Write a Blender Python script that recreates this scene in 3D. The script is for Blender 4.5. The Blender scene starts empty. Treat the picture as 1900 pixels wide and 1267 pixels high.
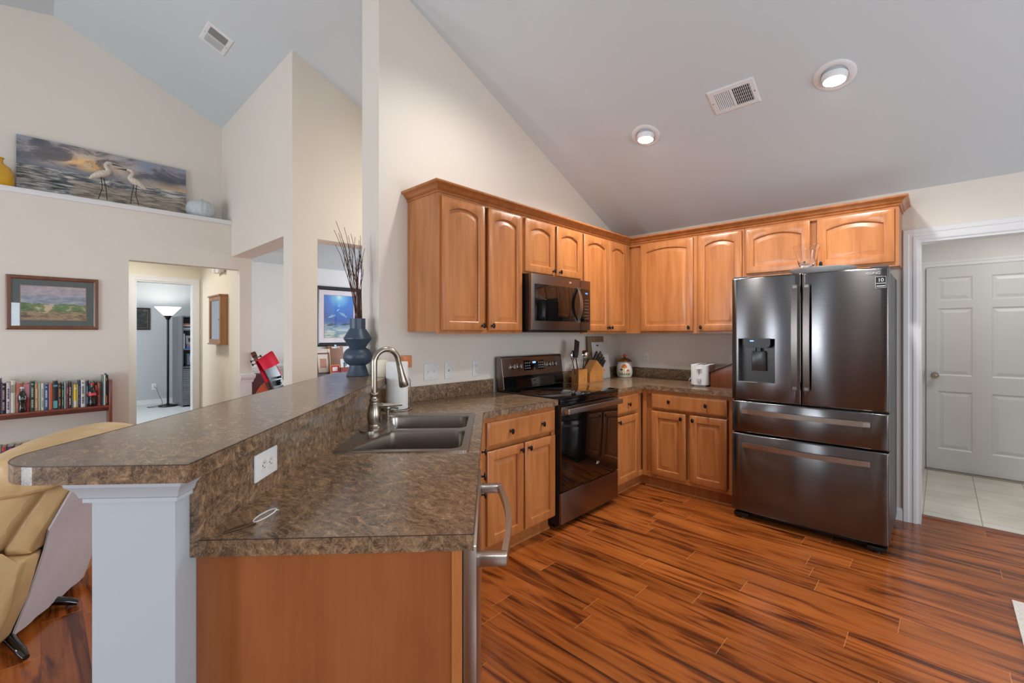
import bpy, bmesh, math, random
from mathutils import Vector, Matrix
from math import radians as R, sin, cos, pi, atan, sqrt
random.seed(7)
scene = bpy.context.scene
COL = scene.collection
# ---------------------------------------------------------------- camera, world, big lights, exposure
CX, CY, CZ, AZ, F, HOR = -4.3764, -2.575, 1.3764, 43.6156, 836.944, 617.61
cam_d = bpy.data.cameras.new('camera'); cam = bpy.data.objects.new('camera', cam_d); COL.objects.link(cam)
cam_d.sensor_fit = 'HORIZONTAL'; cam_d.sensor_width = 36.0; cam_d.lens = F/1900*36
cam_d.shift_y = -(633.5-HOR)/1900
cam_d.clip_start = 0.05; cam_d.clip_end = 60
cam.location = (CX, CY, CZ); cam.rotation_euler = (R(90), 0, R(AZ-90))
scene.camera = cam
world = bpy.data.worlds.new('sky'); scene.world = world; world.use_nodes = True
world.node_tree.nodes['Background'].inputs[0].default_value = (0.62, 0.78, 1.0, 1)
world.node_tree.nodes['Background'].inputs[1].default_value = 1.0
def area(name, loc, direction, sx, sy, power, col=(1, 1, 1), spread=180):
    d = bpy.data.lights.new(name, 'AREA'); d.shape = 'RECTANGLE'; d.size = sx; d.size_y = sy
    d.energy = power; d.color = col; d.spread = R(spread)
    o = bpy.data.objects.new(name, d); COL.objects.link(o); o.location = loc
    o.rotation_euler = Vector(direction).to_track_quat('-Z', 'Y').to_euler()
    return o
DAY = (0.83, 0.92, 1.0)
area('daylight_patio_door', (-8.62, -0.68, 1.08), (1, 0, 0), .55, 1.95, 62, DAY)
area('daylight_patio_door_far', (-8.62, 0.62, 1.08), (1, 0, 0), .32, 1.95, 32, DAY)
area('daylight_west_window', (-8.62, 2.2, 1.45), (1, 0, 0), 1.1, 1.2, 40, DAY)
area('daylight_south_window', (-5.45, -5.42, 1.45), (0, 1, 0), 1.7, 1.2, 50, DAY)
area('daylight_breakfast_window', (-2.2, -5.42, 1.40), (0, 1, 0), 2.0, 1.3, 50, DAY)
area('daylight_dining_window', (1.44, 2.9, 1.45), (-1, 0, 0), 1.45, 1.35, 95, (0.82, 0.9, 1.0))
area('laundry_added_fill', (.95, -3.1, 2.42), (0, 0, -1),   .4, .4, 9, (1, .97, .93))  # added fill under the laundry ceiling to brighten it, no fixture there
area('hall_added_fill', (-3.7, 3.9, 2.43), (0, 0, -1), .35, .35, 13, (1, .97, .92))  # unseen fill added to lift the dim hall, no fixture modelled
area('foyer_added_fill', (-1.1, .62, 2.84), (-.3, .25, -1), .3, .3, 26, (1, .93, .84))  # added warm fill aimed at the partition wall, no lamp in the foyer
area('office_added_fill', (-4.92, 6.6, 1.45), (1, 0, 0), 1.4, 1.2, 45, (0.9, 0.95, 1.0))  # added fill that brightens the office, the wall behind it has no window
scene.view_settings.view_transform = 'Standard'
scene.view_settings.look = 'None'
scene.view_settings.exposure = 0.30
scene.view_settings.gamma = 1.0
scene.view_settings.use_curve_mapping = False
scene.cycles.max_bounces = 10; scene.cycles.diffuse_bounces = 6; scene.cycles.glossy_bounces = 5
scene.cycles.transmission_bounces = 8; scene.cycles.sample_clamp_indirect = 6.0
scene.cycles.caustics_reflective = False; scene.cycles.caustics_refractive = False
# ---------------------------------------------------------------- frames of reference
SL, Z0, XR, SW = 0.4442, 2.4149, -4.28, .2            # ceiling slope, height at the right wall, ridge
PA = R(46.5)                                  # heading of the peninsula
U = Vector((cos(PA), sin(PA), 0)); V = Vector((sin(PA), -cos(PA), 0))
def pen(u, y, z=0.0):
    return Vector((CX, CY, 0)) + u*U - y*V + Vector((0, 0, z))
def ceil_z(x):
    return Z0 - SL*x if x > XR else Z0 - SL*XR - SW*(XR-x)
# ---------------------------------------------------------------- materials
def s1(c):
    c /= 255.0
    return c/12.92 if c <= 0.04045 else ((c+0.055)/1.055)**2.4
def rgb(c):
    return (s1(c[0]), s1(c[1]), s1(c[2]), 1.0)
class NT:
    def __init__(self, name):
        self.m = bpy.data.materials.new(name); self.m.use_nodes = True
        self.t = self.m.node_tree; self.b = self.t.nodes['Principled BSDF']
    def n(self, typ, **kw):
        nd = self.t.nodes.new('ShaderNode'+typ)
        for k, v in kw.items():
            if k.startswith('_'): setattr(nd, k[1:], v)
            else:
                key = int(k[1:]) if k[0] == 'i' and k[1:].isdigit() else k.replace('__', ' ')
                self.set(nd.inputs[key], v)
        return nd
    def set(self, inp, v):
        if hasattr(v, 'outputs'): self.t.links.new(v.outputs[0], inp)
        elif hasattr(v, 'is_output'): self.t.links.new(v, inp)
        else: inp.default_value = v
    def p(self, **kw):
        for k, v in kw.items(): self.set(self.b.inputs[k.replace('__', ' ')], v)
        return self
    def math(self, op, a, b=0.0):
        nd = self.n('Math', _operation=op); self.set(nd.inputs[0], a); self.set(nd.inputs[1], b); return nd.outputs[0]
    def mix(self, f, a, b, blend='MIX'):
        nd = self.t.nodes.new('ShaderNodeMix'); nd.data_type = 'RGBA'; nd.blend_type = blend
        self.set(nd.inputs[0], f); self.set(nd.inputs[6], a); self.set(nd.inputs[7], b); return nd.outputs[2]
    def ramp(self, f, stops, interp='LINEAR'):
        nd = self.t.nodes.new('ShaderNodeValToRGB'); self.set(nd.inputs[0], f); e = nd.color_ramp.elements
        nd.color_ramp.interpolation = interp
        while len(e) < len(stops): e.new(0.5)
        for k, (p_, c) in enumerate(stops):
            e[k].position = p_; e[k].color = c if len(c) == 4 else rgb(c)
        return nd.outputs[0]
    def coord(self, which='Object', scale=(1, 1, 1), rot=(0, 0, 0), loc=(0, 0, 0)):
        tc = self.t.nodes.new('ShaderNodeTexCoord')
        mp = self.t.nodes.new('ShaderNodeMapping'); self.t.links.new(tc.outputs[which], mp.inputs[0])
        mp.inputs['Scale'].default_value = scale; mp.inputs['Rotation'].default_value = rot; mp.inputs['Location'].default_value = loc
        return mp.outputs[0]
    def noise(self, vec, scale=5, detail=3, rough=0.5, dist=0.0):
        nd = self.n('TexNoise', Vector=vec, Scale=scale, Detail=detail, Roughness=rough, Distortion=dist); return nd.outputs[0]
    def bump(self, h, strength=0.2, dist=0.01):
        nd = self.n('Bump', Strength=strength, Distance=dist, Height=h); self.set(self.b.inputs['Normal'], nd.outputs[0]); return self
def plain(name, c, rough=0.5, metal=0.0, coat=0.0, spec=0.5, var=0.04, vscale=6, **kw):
    """one colour with a faint procedural variation"""
    t = NT(name); v = t.coord('Object')
    n = t.noise(v, vscale, 3)
    a = rgb(c); lo = tuple(x*(1-var) for x in a[:3])+(1,); hi = tuple(min(1, x*(1+var)) for x in a[:3])+(1,)
    t.p(Base__Color=t.ramp(n, [(0.3, lo), (0.7, hi)]), Roughness=rough, Metallic=metal, Coat__Weight=coat, Specular__IOR__Level=spec)
    for k, x in kw.items(): t.set(t.b.inputs[k.replace('__', ' ')], x)
    return t.m
def emit(name, c, strength):
    t = NT(name); t.p(Base__Color=rgb(c), Emission__Color=rgb(c), Emission__Strength=strength); return t.m
M = {}
def paint(name, c, rough=0.6):
    t = NT(name); v = t.coord('Object')
    fine = t.noise(v, 160, 2)
    big = t.noise(v, 0.8, 2)
    a = rgb(c); lo = tuple(x*0.985 for x in a[:3])+(1,); hi = tuple(min(1, x*1.01) for x in a[:3])+(1,)
    t.p(Base__Color=t.ramp(big, [(0.35, lo), (0.65, hi)]), Roughness=rough, Specular__IOR__Level=0.3).bump(fine, 0.04, 0.002)
    return t.m
M['wall'] = paint('cream_wall_paint', (225, 218, 207))
M['wall_white'] = paint('cool_white_wall_paint', (222, 221, 219))
M['post'] = paint('pale_grey_post_paint', (184, 192, 198), 0.45)
M['ceiling'] = paint('white_ceiling_paint', (206, 214, 218), 0.8)
M['hall'] = paint('hall_cream_paint', (228, 222, 205))
M['office'] = paint('office_grey_paint', (190, 193, 195))
M['trim'] = plain('white_trim_paint', (228, 229, 230), 0.35, var=0.01)
M['door'] = plain('white_door_paint', (206, 206, 207), 0.4, var=0.012)
def maple(name, base, dark, zscale=0.9, xy=9.0, rough=0.33):
    t = NT(name)
    v = t.coord('Object', (xy, xy, zscale))
    g1 = t.noise(v, 2.2, 4, 0.55, 0.6)
    v2 = t.coord('Object', (70, 70, 1.6)); g2 = t.noise(v2, 2.0, 3, 0.6)
    v3 = t.coord('Object', (1.5, 1.5, 1.2)); g3 = t.noise(v3, 1.8, 2)
    c = t.ramp(g1, [(0.28, dark), (0.62, base), (0.8, tuple(min(255, x*1.07) for x in base))])
    c = t.mix(0.22, c, t.ramp(g2, [(0.35, dark), (0.65, base)]))
    c = t.mix(t.ramp(g3, [(0.4, (0, 0, 0)), (0.75, (70, 70, 70))]), c, rgb(dark))
    t.p(Base__Color=c, Roughness=rough, Coat__Weight=0.25, Coat__Roughness=0.2).bump(g2, 0.03, 0.002)
    return t.m
M['maple'] = maple('honey_maple_wood', (188, 122, 69), (159, 95, 49))
M['maple_panel'] = maple('maple_end_panel', (158, 95, 53), (136, 77, 40), 0.7, 4.5)
M['maple_crown'] = maple('maple_crown_wood', (176, 110, 58), (150, 86, 42))
M['bamboo'] = maple('bamboo_block_wood', (198, 138, 74), (170, 110, 54), 1.0, 14)
M['redwood'] = maple('reddish_box_wood', (128, 68, 36), (96, 46, 24), 1.0, 10)
M['cherry'] = maple('cherry_shelf_wood', (132, 58, 32), (96, 38, 20), 1.0, 10, 0.3)
M['oak'] = maple('oak_box_wood', (172, 118, 70), (128, 82, 44), 0.8, 12)
M['paleboard'] = maple('weathered_board_wood', (150, 128, 98), (112, 92, 66), 0.8, 14, 0.6)
M['picframe'] = maple('brown_frame_wood', (122, 76, 50), (92, 54, 34), 1, 12)
def laminate():
    t = NT('brown_mottled_laminate')
    v = t.coord('Object', (1, 1, 1)); v2 = t.coord('Object', (1.7, 0.75, 1.3), (0, 0, 0.35))
    w = t.n('TexNoise', Vector=v, Scale=9.0, Detail=4.0, Roughness=0.6)
    warp = t.n('MixRGB', Fac=0.12, Color1=v2, Color2=w.outputs[1])
    base = t.noise(warp.outputs[0], 36, 8, 0.72, 0.4)
    c = t.ramp(base, [(0.30, (52, 41, 33)), (0.44, (92, 73, 57)), (0.55, (130, 104, 80)), (0.70, (184, 152, 114))])
    vein = t.noise(warp.outputs[0], 42, 4, 0.6, 1.6)
    vv = t.math('ABSOLUTE', t.math('SUBTRACT', vein, 0.5))
    c = t.mix(t.ramp(vv, [(0.0, (190, 190, 190)), (0.035, (0, 0, 0))]), c, rgb((178, 150, 118)))
    pat = t.noise(v, 3.5, 3)
    c = t.mix(t.ramp(pat, [(0.42, (0, 0, 0)), (0.62, (150, 150, 150))]), c, t.mix(0.5, c, rgb((60, 45, 36))))
    t.p(Base__Color=c, Roughness=t.math('ADD', .16, t.math('MULTIPLY', base, .08)), Specular__IOR__Level=0.7)
    return t.m
M['laminate'] = laminate()
def planks():
    t = NT('tigerwood_laminate_planks')
    g = t.t.nodes.new('ShaderNodeNewGeometry'); sp = t.t.nodes.new('ShaderNodeSeparateXYZ'); t.t.links.new(g.outputs['Position'], sp.inputs[0])
    X, Y = sp.outputs[0], sp.outputs[1]
    W, L = 0.1427, 0.98
    xs = t.math('DIVIDE', t.math('ADD', X, 2.942+20*W), W); row = t.math('FLOOR', xs); fx = t.math('FRACT', xs)
    wn = t.t.nodes.new('ShaderNodeTexWhiteNoise'); wn.noise_dimensions = '1D'; t.set(wn.inputs['W'], row)
    ys = t.math('ADD', t.math('DIVIDE', Y, L), t.math('MULTIPLY', wn.outputs[0], 9.37)); idx = t.math('FLOOR', ys); fy = t.math('FRACT', ys)
    cmb = t.n('CombineXYZ', X=row, Y=idx); wn2 = t.t.nodes.new('ShaderNodeTexWhiteNoise'); wn2.noise_dimensions = '2D'; t.set(wn2.inputs['Vector'], cmb)
    rnd = wn2.outputs[0]
    gv = t.n('CombineXYZ', X=t.math('ADD', t.math('MULTIPLY', X, 11.0), t.math('MULTIPLY', rnd, 60.0)), Y=t.math('MULTIPLY', Y, .95), Z=t.math('MULTIPLY', rnd, 31.0))
    streak = t.noise(gv, 1.2, 4, 0.55, 1.4)
    gv2 = t.n('CombineXYZ', X=t.math('MULTIPLY', X, 120.0), Y=t.math('MULTIPLY', Y, 5.0), Z=rnd)
    fine = t.noise(gv2, 1.0, 3, 0.6)
    c = t.ramp(streak, [(0.30, (48, 21, 9)), (0.40, (100, 47, 18)), (0.50, (146, 77, 31)), (0.72, (170, 97, 42))])
    c = t.mix(t.ramp(fine, [(0.35, (95, 95, 95)), (0.6, (0, 0, 0))]), c, rgb((98, 50, 23)))
    hv = t.n('HueSaturation', Hue=0.5, Saturation=1.0, Value=t.math('ADD', 0.8, t.math('MULTIPLY', rnd, 0.36)), Fac=1.0, Color=c)
    ex = t.math('MINIMUM', fx, t.math('SUBTRACT', 1.0, fx)); ey = t.math('MINIMUM', fy, t.math('SUBTRACT', 1.0, fy))
    mx = t.math('LESS_THAN', ex, 0.010); my = t.math('LESS_THAN', ey, 0.0014)
    c2 = t.mix(t.math('MULTIPLY', mx, 0.45), hv.outputs[0], rgb((70, 30, 12)))
    c2 = t.mix(t.math('MULTIPLY', my, 0.55), c2, rgb((206, 146, 96)))
    t.p(Base__Color=c2, Roughness=t.math('ADD', .13, t.math('MULTIPLY', fine, .10)), Specular__IOR__Level=0.5)
    return t.m
M['planks'] = planks()
def tiles():
    t = NT('cream_floor_tile')
    g = t.t.nodes.new('ShaderNodeNewGeometry'); sp = t.t.nodes.new('ShaderNodeSeparateXYZ'); t.t.links.new(g.outputs['Position'], sp.inputs[0])
    W = 0.316
    def edge(o, off):
        f = t.math('FRACT', t.math('DIVIDE', t.math('ADD', o, off), W)); return t.math('LESS_THAN', t.math('MINIMUM', f, t.math('SUBTRACT', 1.0, f)), 0.010)
    e = t.math('MAXIMUM', edge(sp.outputs[0], 20*W-0.05), edge(sp.outputs[1], 2.471+20*W))
    n = t.noise(t.coord('Object'), 4, 4)
    c = t.mix(e, t.ramp(n, [(0.3, (196, 190, 178)), (0.7, (216, 212, 203))]), rgb((150, 144, 132)))
    t.p(Base__Color=c, Roughness=0.35); return t.m
M['tile'] = tiles()
def fabric(name, c, scale=300, rough=0.95, var=0.12):
    t = NT(name); n = t.noise(t.coord('Object'), scale, 2); a = rgb(c)
    lo = tuple(x*(1-var) for x in a[:3])+(1,); hi = tuple(min(1, x*(1+var)) for x in a[:3])+(1,)
    t.p(Base__Color=t.ramp(n, [(0.35, lo), (0.65, hi)]), Roughness=rough, Specular__IOR__Level=0.2).bump(n, 0.3, 0.003); return t.m
M['carpet'] = fabric('pale_carpet', (206, 206, 206), 120)
M['rug'] = fabric('off_white_rug', (206, 202, 196), 160)
def steel(name, c, rough, horiz=True, metal=1.0, aniso=0.75):
    t = NT(name); v = t.coord('Object', (2, 2, 500) if horiz else (500, 500, 2))
    n = t.noise(v, 1.0, 2); a = rgb(c)
    lo = tuple(x*0.93 for x in a[:3])+(1,); hi = tuple(min(1, x*1.07) for x in a[:3])+(1,)
    tg = t.t.nodes.new('ShaderNodeTangent'); tg.direction_type = 'RADIAL'; tg.axis = 'Z'
    t.p(Base__Color=t.ramp(n, [(0.3, lo), (0.7, hi)]), Roughness=rough, Metallic=metal, Anisotropic=aniso if horiz else 0.0, Anisotropic__Rotation=0.25)
    if horiz: t.set(t.b.inputs['Tangent'], tg.outputs[0])
    return t.m
M['black_steel'] = steel('black_stainless_steel', (108, 106, 107), 0.19, aniso=1.0)
M['dark_handle'] = steel('dark_brushed_handle', (112, 104, 100), 0.28, False)
M['slate'] = steel('slate_stainless_steel', (142, 130, 124), 0.32)
M['steel'] = steel('brushed_stainless_steel', (176, 172, 166), 0.28, False)
M['sinksteel'] = steel('sink_stainless_steel', (158, 152, 144), 0.26, False)
M['nickel'] = steel('brushed_nickel', (164, 154, 142), 0.27, False)
M['chrome'] = plain('polished_chrome', (206, 206, 208), 0.08, 1.0)
M['black_gloss'] = plain('black_glass', (8, 8, 9), 0.04, coat=0.5)
M['black_plastic'] = plain('black_plastic', (18, 18, 19), 0.35)
M['black_metal'] = plain('black_knob_metal', (16, 15, 15), 0.35, 0.3)
M['dark_side'] = plain('dark_grey_appliance_side', (74, 74, 76), 0.4, 0.3)
M['white_plastic'] = plain('white_plastic', (226, 226, 226), 0.35, var=0.01)
M['grey_slot'] = plain('dark_socket_slot', (70, 70, 72), 0.5)
M['white_ceramic'] = plain('white_ceramic', (226, 224, 218), 0.18, coat=0.4, var=0.01)
M['paper'] = fabric('white_paper_towel', (228, 228, 226), 60, 0.95, 0.03)
M['wax'] = plain('ivory_candle_wax', (232, 224, 204), 0.45, var=0.02, Subsurface__Weight=0.15)
M['twig'] = fabric('brown_twig_bark', (84, 56, 46), 90)
M['vase_blue'] = plain('matte_blue_grey_ceramic', (54, 69, 86), 0.38, var=0.05)
M['yellow'] = plain('glossy_yellow_ceramic', (226, 168, 8), 0.12, coat=0.6, var=0.03)
M['pumpkin'] = fabric('pale_ribbed_ceramic', (196, 202, 204), 40, 0.7, 0.06)
M['lens'] = emit('lit_lamp_lens', (255, 246, 232), 14)
M['glow_shade'] = NT('frosted_lamp_shade').p(Base__Color=rgb((250, 246, 238)), Roughness=0.6, Transmission__Weight=0.35, Emission__Color=rgb((255, 246, 230)), Emission__Strength=0.75).m
def leather(name, c):
    t = NT(name); v = t.coord('Object'); n = t.noise(v, 220, 2); w = t.noise(v, 7, 3, 0.5, 0.8); a = rgb(c)
    lo = tuple(x*0.88 for x in a[:3])+(1,)
    t.p(Base__Color=t.ramp(w, [(0.3, lo), (0.65, a)]), Roughness=0.36, Specular__IOR__Level=0.45)
    h = t.math('ADD', t.math('MULTIPLY', n, 0.06), w)
    t.bump(h, 0.35, 0.02); return t.m
M['leather'] = leather('cream_leather', (206, 172, 122))
M['vinyl'] = plain('pale_lilac_vinyl', (212, 204, 208), 0.5, var=0.03)
M['glass'] = NT('clear_glass').p(Base__Color=(1, 1, 1, 1), Roughness=0.02, Transmission__Weight=1.0, IOR=1.45).m
# pane in front of a picture: mostly clear, reflecting
def pane():
    t = NT('picture_glass'); g = t.t.nodes.new('ShaderNodeBsdfGlossy'); g.inputs['Roughness'].default_value = 0.01
    tr = t.t.nodes.new('ShaderNodeBsdfTransparent'); lw = t.t.nodes.new('ShaderNodeLayerWeight')
    f4 = t.math('POWER', lw.outputs['Facing'], 4.0); fr = t.n('Math', _operation='MULTIPLY_ADD', i0=f4, i1=0.6, i2=0.07)
    mx = t.t.nodes.new('ShaderNodeMixShader'); t.set(mx.inputs[0], fr.outputs[0]); t.t.links.new(tr.outputs[0], mx.inputs[1]); t.t.links.new(g.outputs[0], mx.inputs[2])
    t.t.links.new(mx.outputs[0], t.t.nodes['Material Output'].inputs[0]); return t.m
M['pane'] = pane()
_flat = {}
def flat(c, rough=0.5):
    k = (tuple(c), rough)
    if k not in _flat: _flat[k] = plain('colour_%02x%02x%02x' % tuple(int(x) for x in c), c, rough)
    return _flat[k]
# ---------------------------------------------------------------- mesh helpers
class MB:
    def __init__(self): self.bm = bmesh.new()
    def box(self, x0, x1, y0, y1, z0, z1, bev=0.0, seg=2):
        x0, x1 = min(x0, x1), max(x0, x1); y0, y1 = min(y0, y1), max(y0, y1); z0, z1 = min(z0, z1), max(z0, z1)
        b = self.bm
        v = [b.verts.new((x, y, z)) for z in (z0, z1) for x, y in ((x0, y0), (x1, y0), (x1, y1), (x0, y1))]
        fs = [b.faces.new([v[i] for i in q]) for q in ((3, 2, 1, 0), (4, 5, 6, 7), (0, 1, 5, 4), (1, 2, 6, 5), (2, 3, 7, 6), (3, 0, 4, 7))]
        if bev > 0:
            es = list({e for f in fs for e in f.edges})
            bmesh.ops.bevel(b, geom=es, offset=bev, segments=seg, affect='EDGES', profile=0.6)
        return self
    def rings(self, loops, cap0=True, cap1=True, closed=True):
        b = self.bm; vs = [[b.verts.new(p) for p in lp] for lp in loops]; n = len(vs[0])
        for a, c in zip(vs[:-1], vs[1:]):
            for i in range(n if closed else n-1):
                j = (i+1) % n
                try: b.faces.new((a[i], a[j], c[j], c[i]))
                except ValueError: pass
        if cap0: b.faces.new(vs[0][::-1])
        if cap1: b.faces.new(vs[-1])
        return self
    def lathe(self, prof, c=(0, 0, 0), seg=32, axis='z', cap0=True, cap1=True, rib=0, ribd=0.0):
        loops = []
        for r, h in prof:
            lp = []
            for k in range(seg):
                a = 2*pi*k/seg; rr = max(r, 1e-4)*(1-ribd*abs(sin(a*rib/2))**0.6 if rib else 1) if not rib else max(r, 1e-4)*(1-ribd+ribd*abs(sin(a*rib/2)))
                x, y = rr*cos(a), rr*sin(a)
                if axis == 'z': p = (c[0]+x, c[1]+y, c[2]+h)
                elif axis == 'y': p = (c[0]+x, c[1]+h, c[2]+y)
                else: p = (c[0]+h, c[1]+x, c[2]+y)
                lp.append(p)
            loops.append(lp)
        return self.rings(loops, cap0, cap1)
    def tube(self, pts, r, seg=10, cap=True):
        pts = [Vector(p) for p in pts]; n = len(pts); rs = r if isinstance(r, (list, tuple)) else [r]*n
        loops = []; up = None
        for i in range(n):
            d = (pts[min(i+1, n-1)]-pts[max(i-1, 0)]).normalized()
            if up is None:
                up = Vector((0, 0, 1)) if abs(d.z) < 0.9 else Vector((1, 0, 0))
            a = d.cross(up).normalized(); up = a.cross(d).normalized()
            loops.append([pts[i]+rs[i]*(cos(2*pi*k/seg)*a+sin(2*pi*k/seg)*up) for k in range(seg)])
        return self.rings(loops, cap, cap)
    def prism(self, poly, axis, a0, a1, bev=0.0):
        """poly: 2-D points; axis 'z': (x,y); 'y': (x,z); 'x': (y,z)"""
        def P(p, a): return (p[0], p[1], a) if axis == 'z' else ((p[0], a, p[1]) if axis == 'y' else (a, p[0], p[1]))
        n0 = len(self.bm.edges)
        self.rings([[P(p, a0) for p in poly], [P(p, a1) for p in poly]])
        if bev:
            self.bm.edges.ensure_lookup_table()
            bmesh.ops.bevel(self.bm, geom=self.bm.edges[n0:], offset=bev, segments=2, affect='EDGES', profile=0.6)
        return self
    def sweep(self, path, prof, closed=False):
        """path: xy list; prof: (offset to the right of travel, z)"""
        n = len(path); P = [Vector(p) for p in path]; loops = []
        for i in range(n):
            ds = []
            if i > 0 or closed: ds.append((P[i]-P[i-1]).normalized())
            if i < n-1 or closed: ds.append((P[(i+1) % n]-P[i]).normalized())
            ns = [Vector((d.y, -d.x)) for d in ds]
            if len(ns) == 2:
                m = (ns[0]+ns[1]); m = m/max(1e-6, m.dot(ns[0]))
            else: m = ns[0]
            loops.append([(P[i].x+m.x*o, P[i].y+m.y*o, z) for o, z in prof])
        if closed: loops.append(loops[0])
        return self.rings(loops, not closed, not closed)
    def holed(self, outer, holes, z0, z1):
        """horizontal slab with holes (world xy outlines)"""
        b = self.bm; all_e = []; lps = []
        for lp in [outer]+holes:
            vs = [b.verts.new((p[0], p[1], z1)) for p in lp]
            es = [b.edges.new((vs[i], vs[(i+1) % len(vs)])) for i in range(len(vs))]
            all_e += es; lps.append(vs)
        r = bmesh.ops.triangle_fill(b, use_beauty=True, use_dissolve=False, edges=all_e)
        top = [f for f in r['geom'] if isinstance(f, bmesh.types.BMFace)]
        if abs(z1-z0) > 1e-6:
            vmap = {}
            for vs in lps:
                for v in vs: vmap[v] = b.verts.new((v.co.x, v.co.y, z0))
            for f in top: b.faces.new([vmap[v] for v in f.verts][::-1])
            for vs in lps:
                for i in range(len(vs)):
                    j = (i+1) % len(vs); b.faces.new((vs[i], vs[j], vmap[vs[j]], vmap[vs[i]]))
        return self
    def build(self, name, mat, parent=None, loc=(0, 0, 0), rot=(0, 0, 0), smooth=38, sub=0, label=None):
        bmesh.ops.recalc_face_normals(self.bm, faces=self.bm.faces)
        me = bpy.data.meshes.new(name); self.bm.to_mesh(me); self.bm.free()
        if smooth:
            me.polygons.foreach_set('use_smooth', [True]*len(me.polygons)); me.set_sharp_from_angle(angle=R(smooth))
        me.materials.append(mat)
        o = bpy.data.objects.new(name, me); COL.objects.link(o); o.parent = parent; o.location = loc; o.rotation_euler = rot
        if sub:
            md = o.modifiers.new('subdivision', 'SUBSURF'); md.levels = sub; md.render_levels = sub
        if label: o['label'] = label
        return o
def tag(o, label, cat, group=None):
    o['label'] = label; o['category'] = cat
    if group: o['group'] = group
    return o
def thing(name, label, cat, loc=(0, 0, 0), rz=0.0, group=None, rot=None):
    o = bpy.data.objects.new(name, None); COL.objects.link(o); o.empty_display_size = 0.1
    o.location = loc; o.rotation_euler = rot if rot else (0, 0, rz)
    return tag(o, label, cat, group)
def struct(o): o['kind'] = 'structure'; return o
def copy_tree(src, parent=None):
    c = src.copy(); COL.objects.link(c)
    if parent is not None: c.parent = parent
    for ch in list(src.children):
        if ch.users_scene: copy_tree(ch, c)
    return c
def text(s, size, mat, parent, loc, rot, name='lettering', align='CENTER', label=None, ext=0.0004):
    cu = bpy.data.curves.new(name, 'FONT'); cu.body = s; cu.size = size; cu.align_x = align; cu.align_y = 'CENTER'; cu.extrude = ext
    cu.materials.append(mat)
    tmp = bpy.data.objects.new(name, cu); me = bpy.data.meshes.new_from_object(tmp); bpy.data.objects.remove(tmp); bpy.data.curves.remove(cu); me.name = name
    if not me.materials: me.materials.append(mat)
    o = bpy.data.objects.new(name, me); COL.objects.link(o); o.parent = parent; o.location = loc; o.rotation_euler = rot
    if label: o['label'] = label
    return o
def arc(cx, cy, r, a0, a1, n): return [(cx+r*cos(R(a0+(a1-a0)*k/n)), cy+r*sin(R(a0+(a1-a0)*k/n))) for k in range(n+1)]
def rrect(x0, x1, y0, y1, r, n=6):
    rs = r if isinstance(r, (list, tuple)) else [r]*4   # corners: x0y0, x1y0, x1y1, x0y1
    return (arc(x0+rs[0], y0+rs[0], rs[0], 180, 270, n)+arc(x1-rs[1], y0+rs[1], rs[1], 270, 360, n)
            + arc(x1-rs[2], y1-rs[2], rs[2], 0, 90, n)+arc(x0+rs[3], y1-rs[3], rs[3], 90, 180, n))
# ---------------------------------------------------------------- the setting
XB, YS = -8.75, -5.5        # back (west) wall and south wall of the great room
def S(name, mb, mat, **kw): return struct(mb.build(name, M[mat] if isinstance(mat, str) else mat, smooth=kw.pop('smooth', 0), **kw))
S('floor', MB().box(XB-.1, 0.2, YS-.1, 4.746, -0.1, 0.0), 'planks')
S('floor_dining', MB().box(-2.73, 1.5, 0.2131, 4.3, 0.0, 0.004), 'planks')
S('floor_laundry', MB().box(0.2, 1.95, -4.3, -2.4, -0.1, 0.0), 'tile')
S('trim_1', MB().prism([(0.165, 0.0), (0.172, 0.009), (0.228, 0.009), (0.236, 0.0)], 'y', -3.4, -2.452), 'redwood')
S('floor_office', MB().box(-5.0, -1.4, 4.746, 8.6, -0.1, 0.0), 'carpet')
def cprism(x0, x1, y0, y1, t=0.12):
    return MB().prism([(x0, ceil_z(x0)), (x1, ceil_z(x1)), (x1, ceil_z(x1)+t), (x0, ceil_z(x0)+t)], 'y', y0, y1)
S('ceiling', cprism(XR, 0.12, YS-.1, 3.5), 'ceiling')
S('ceiling_west', cprism(XB-.1, XR, YS-.1, 3.5), 'ceiling')
def gable(x0, x1, z0=0.0, e=0.03):
    p = [(x0, z0), (x1, z0), (x1, ceil_z(x1)+e)]
    if x0 < XR < x1: p.append((XR, ceil_z(XR)+e))
    return p+[(x0, ceil_z(x0)+e)]
S('wall_back', MB().prism(gable(-2.893, 0.0), 'y', 0.0, 0.213), 'wall')
# right wall with the cased opening to the laundry room
yo0, yo1, zo = -2.45, -3.38, 2.045
m = MB(); m.box(0, .12, yo0, 0.213, 0, Z0+.02); m.box(0, .12, YS, yo1, 0, Z0+.02); m.box(0, .12, yo1, yo0, zo, Z0+.02); S('wall_right', m, 'wall')
def casing_y(name, xf, d, y_in0, y_in1, zt, w=0.083, mat='trim', th=0.018):
    """door casing on a wall facing d (+-1) along x; opening between y_in0 > y_in1"""
    prof = [(0.0, 0), (0.0, th*.55), (w*.12, th*.8), (w*.3, th*.8), (w*.36, th*.6), (w*.55, th*.65), (w*.62, th*.9), (w*.92, th), (w, th*.8), (w, 0)]
    loops = []
    for (y, z, my, mz) in ((y_in0, 0, 1, 0), (y_in0, zt, 1, 1), (y_in1, zt, -1, 1), (y_in1, 0, -1, 0)):
        loops.append([(xf+d*h, y+my*o, z+mz*o) for o, h in prof])
    return S(name, MB().rings(loops), mat, smooth=30)
casing_y('trim_2', 0.0, -1, yo0, yo1, zo)
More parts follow.
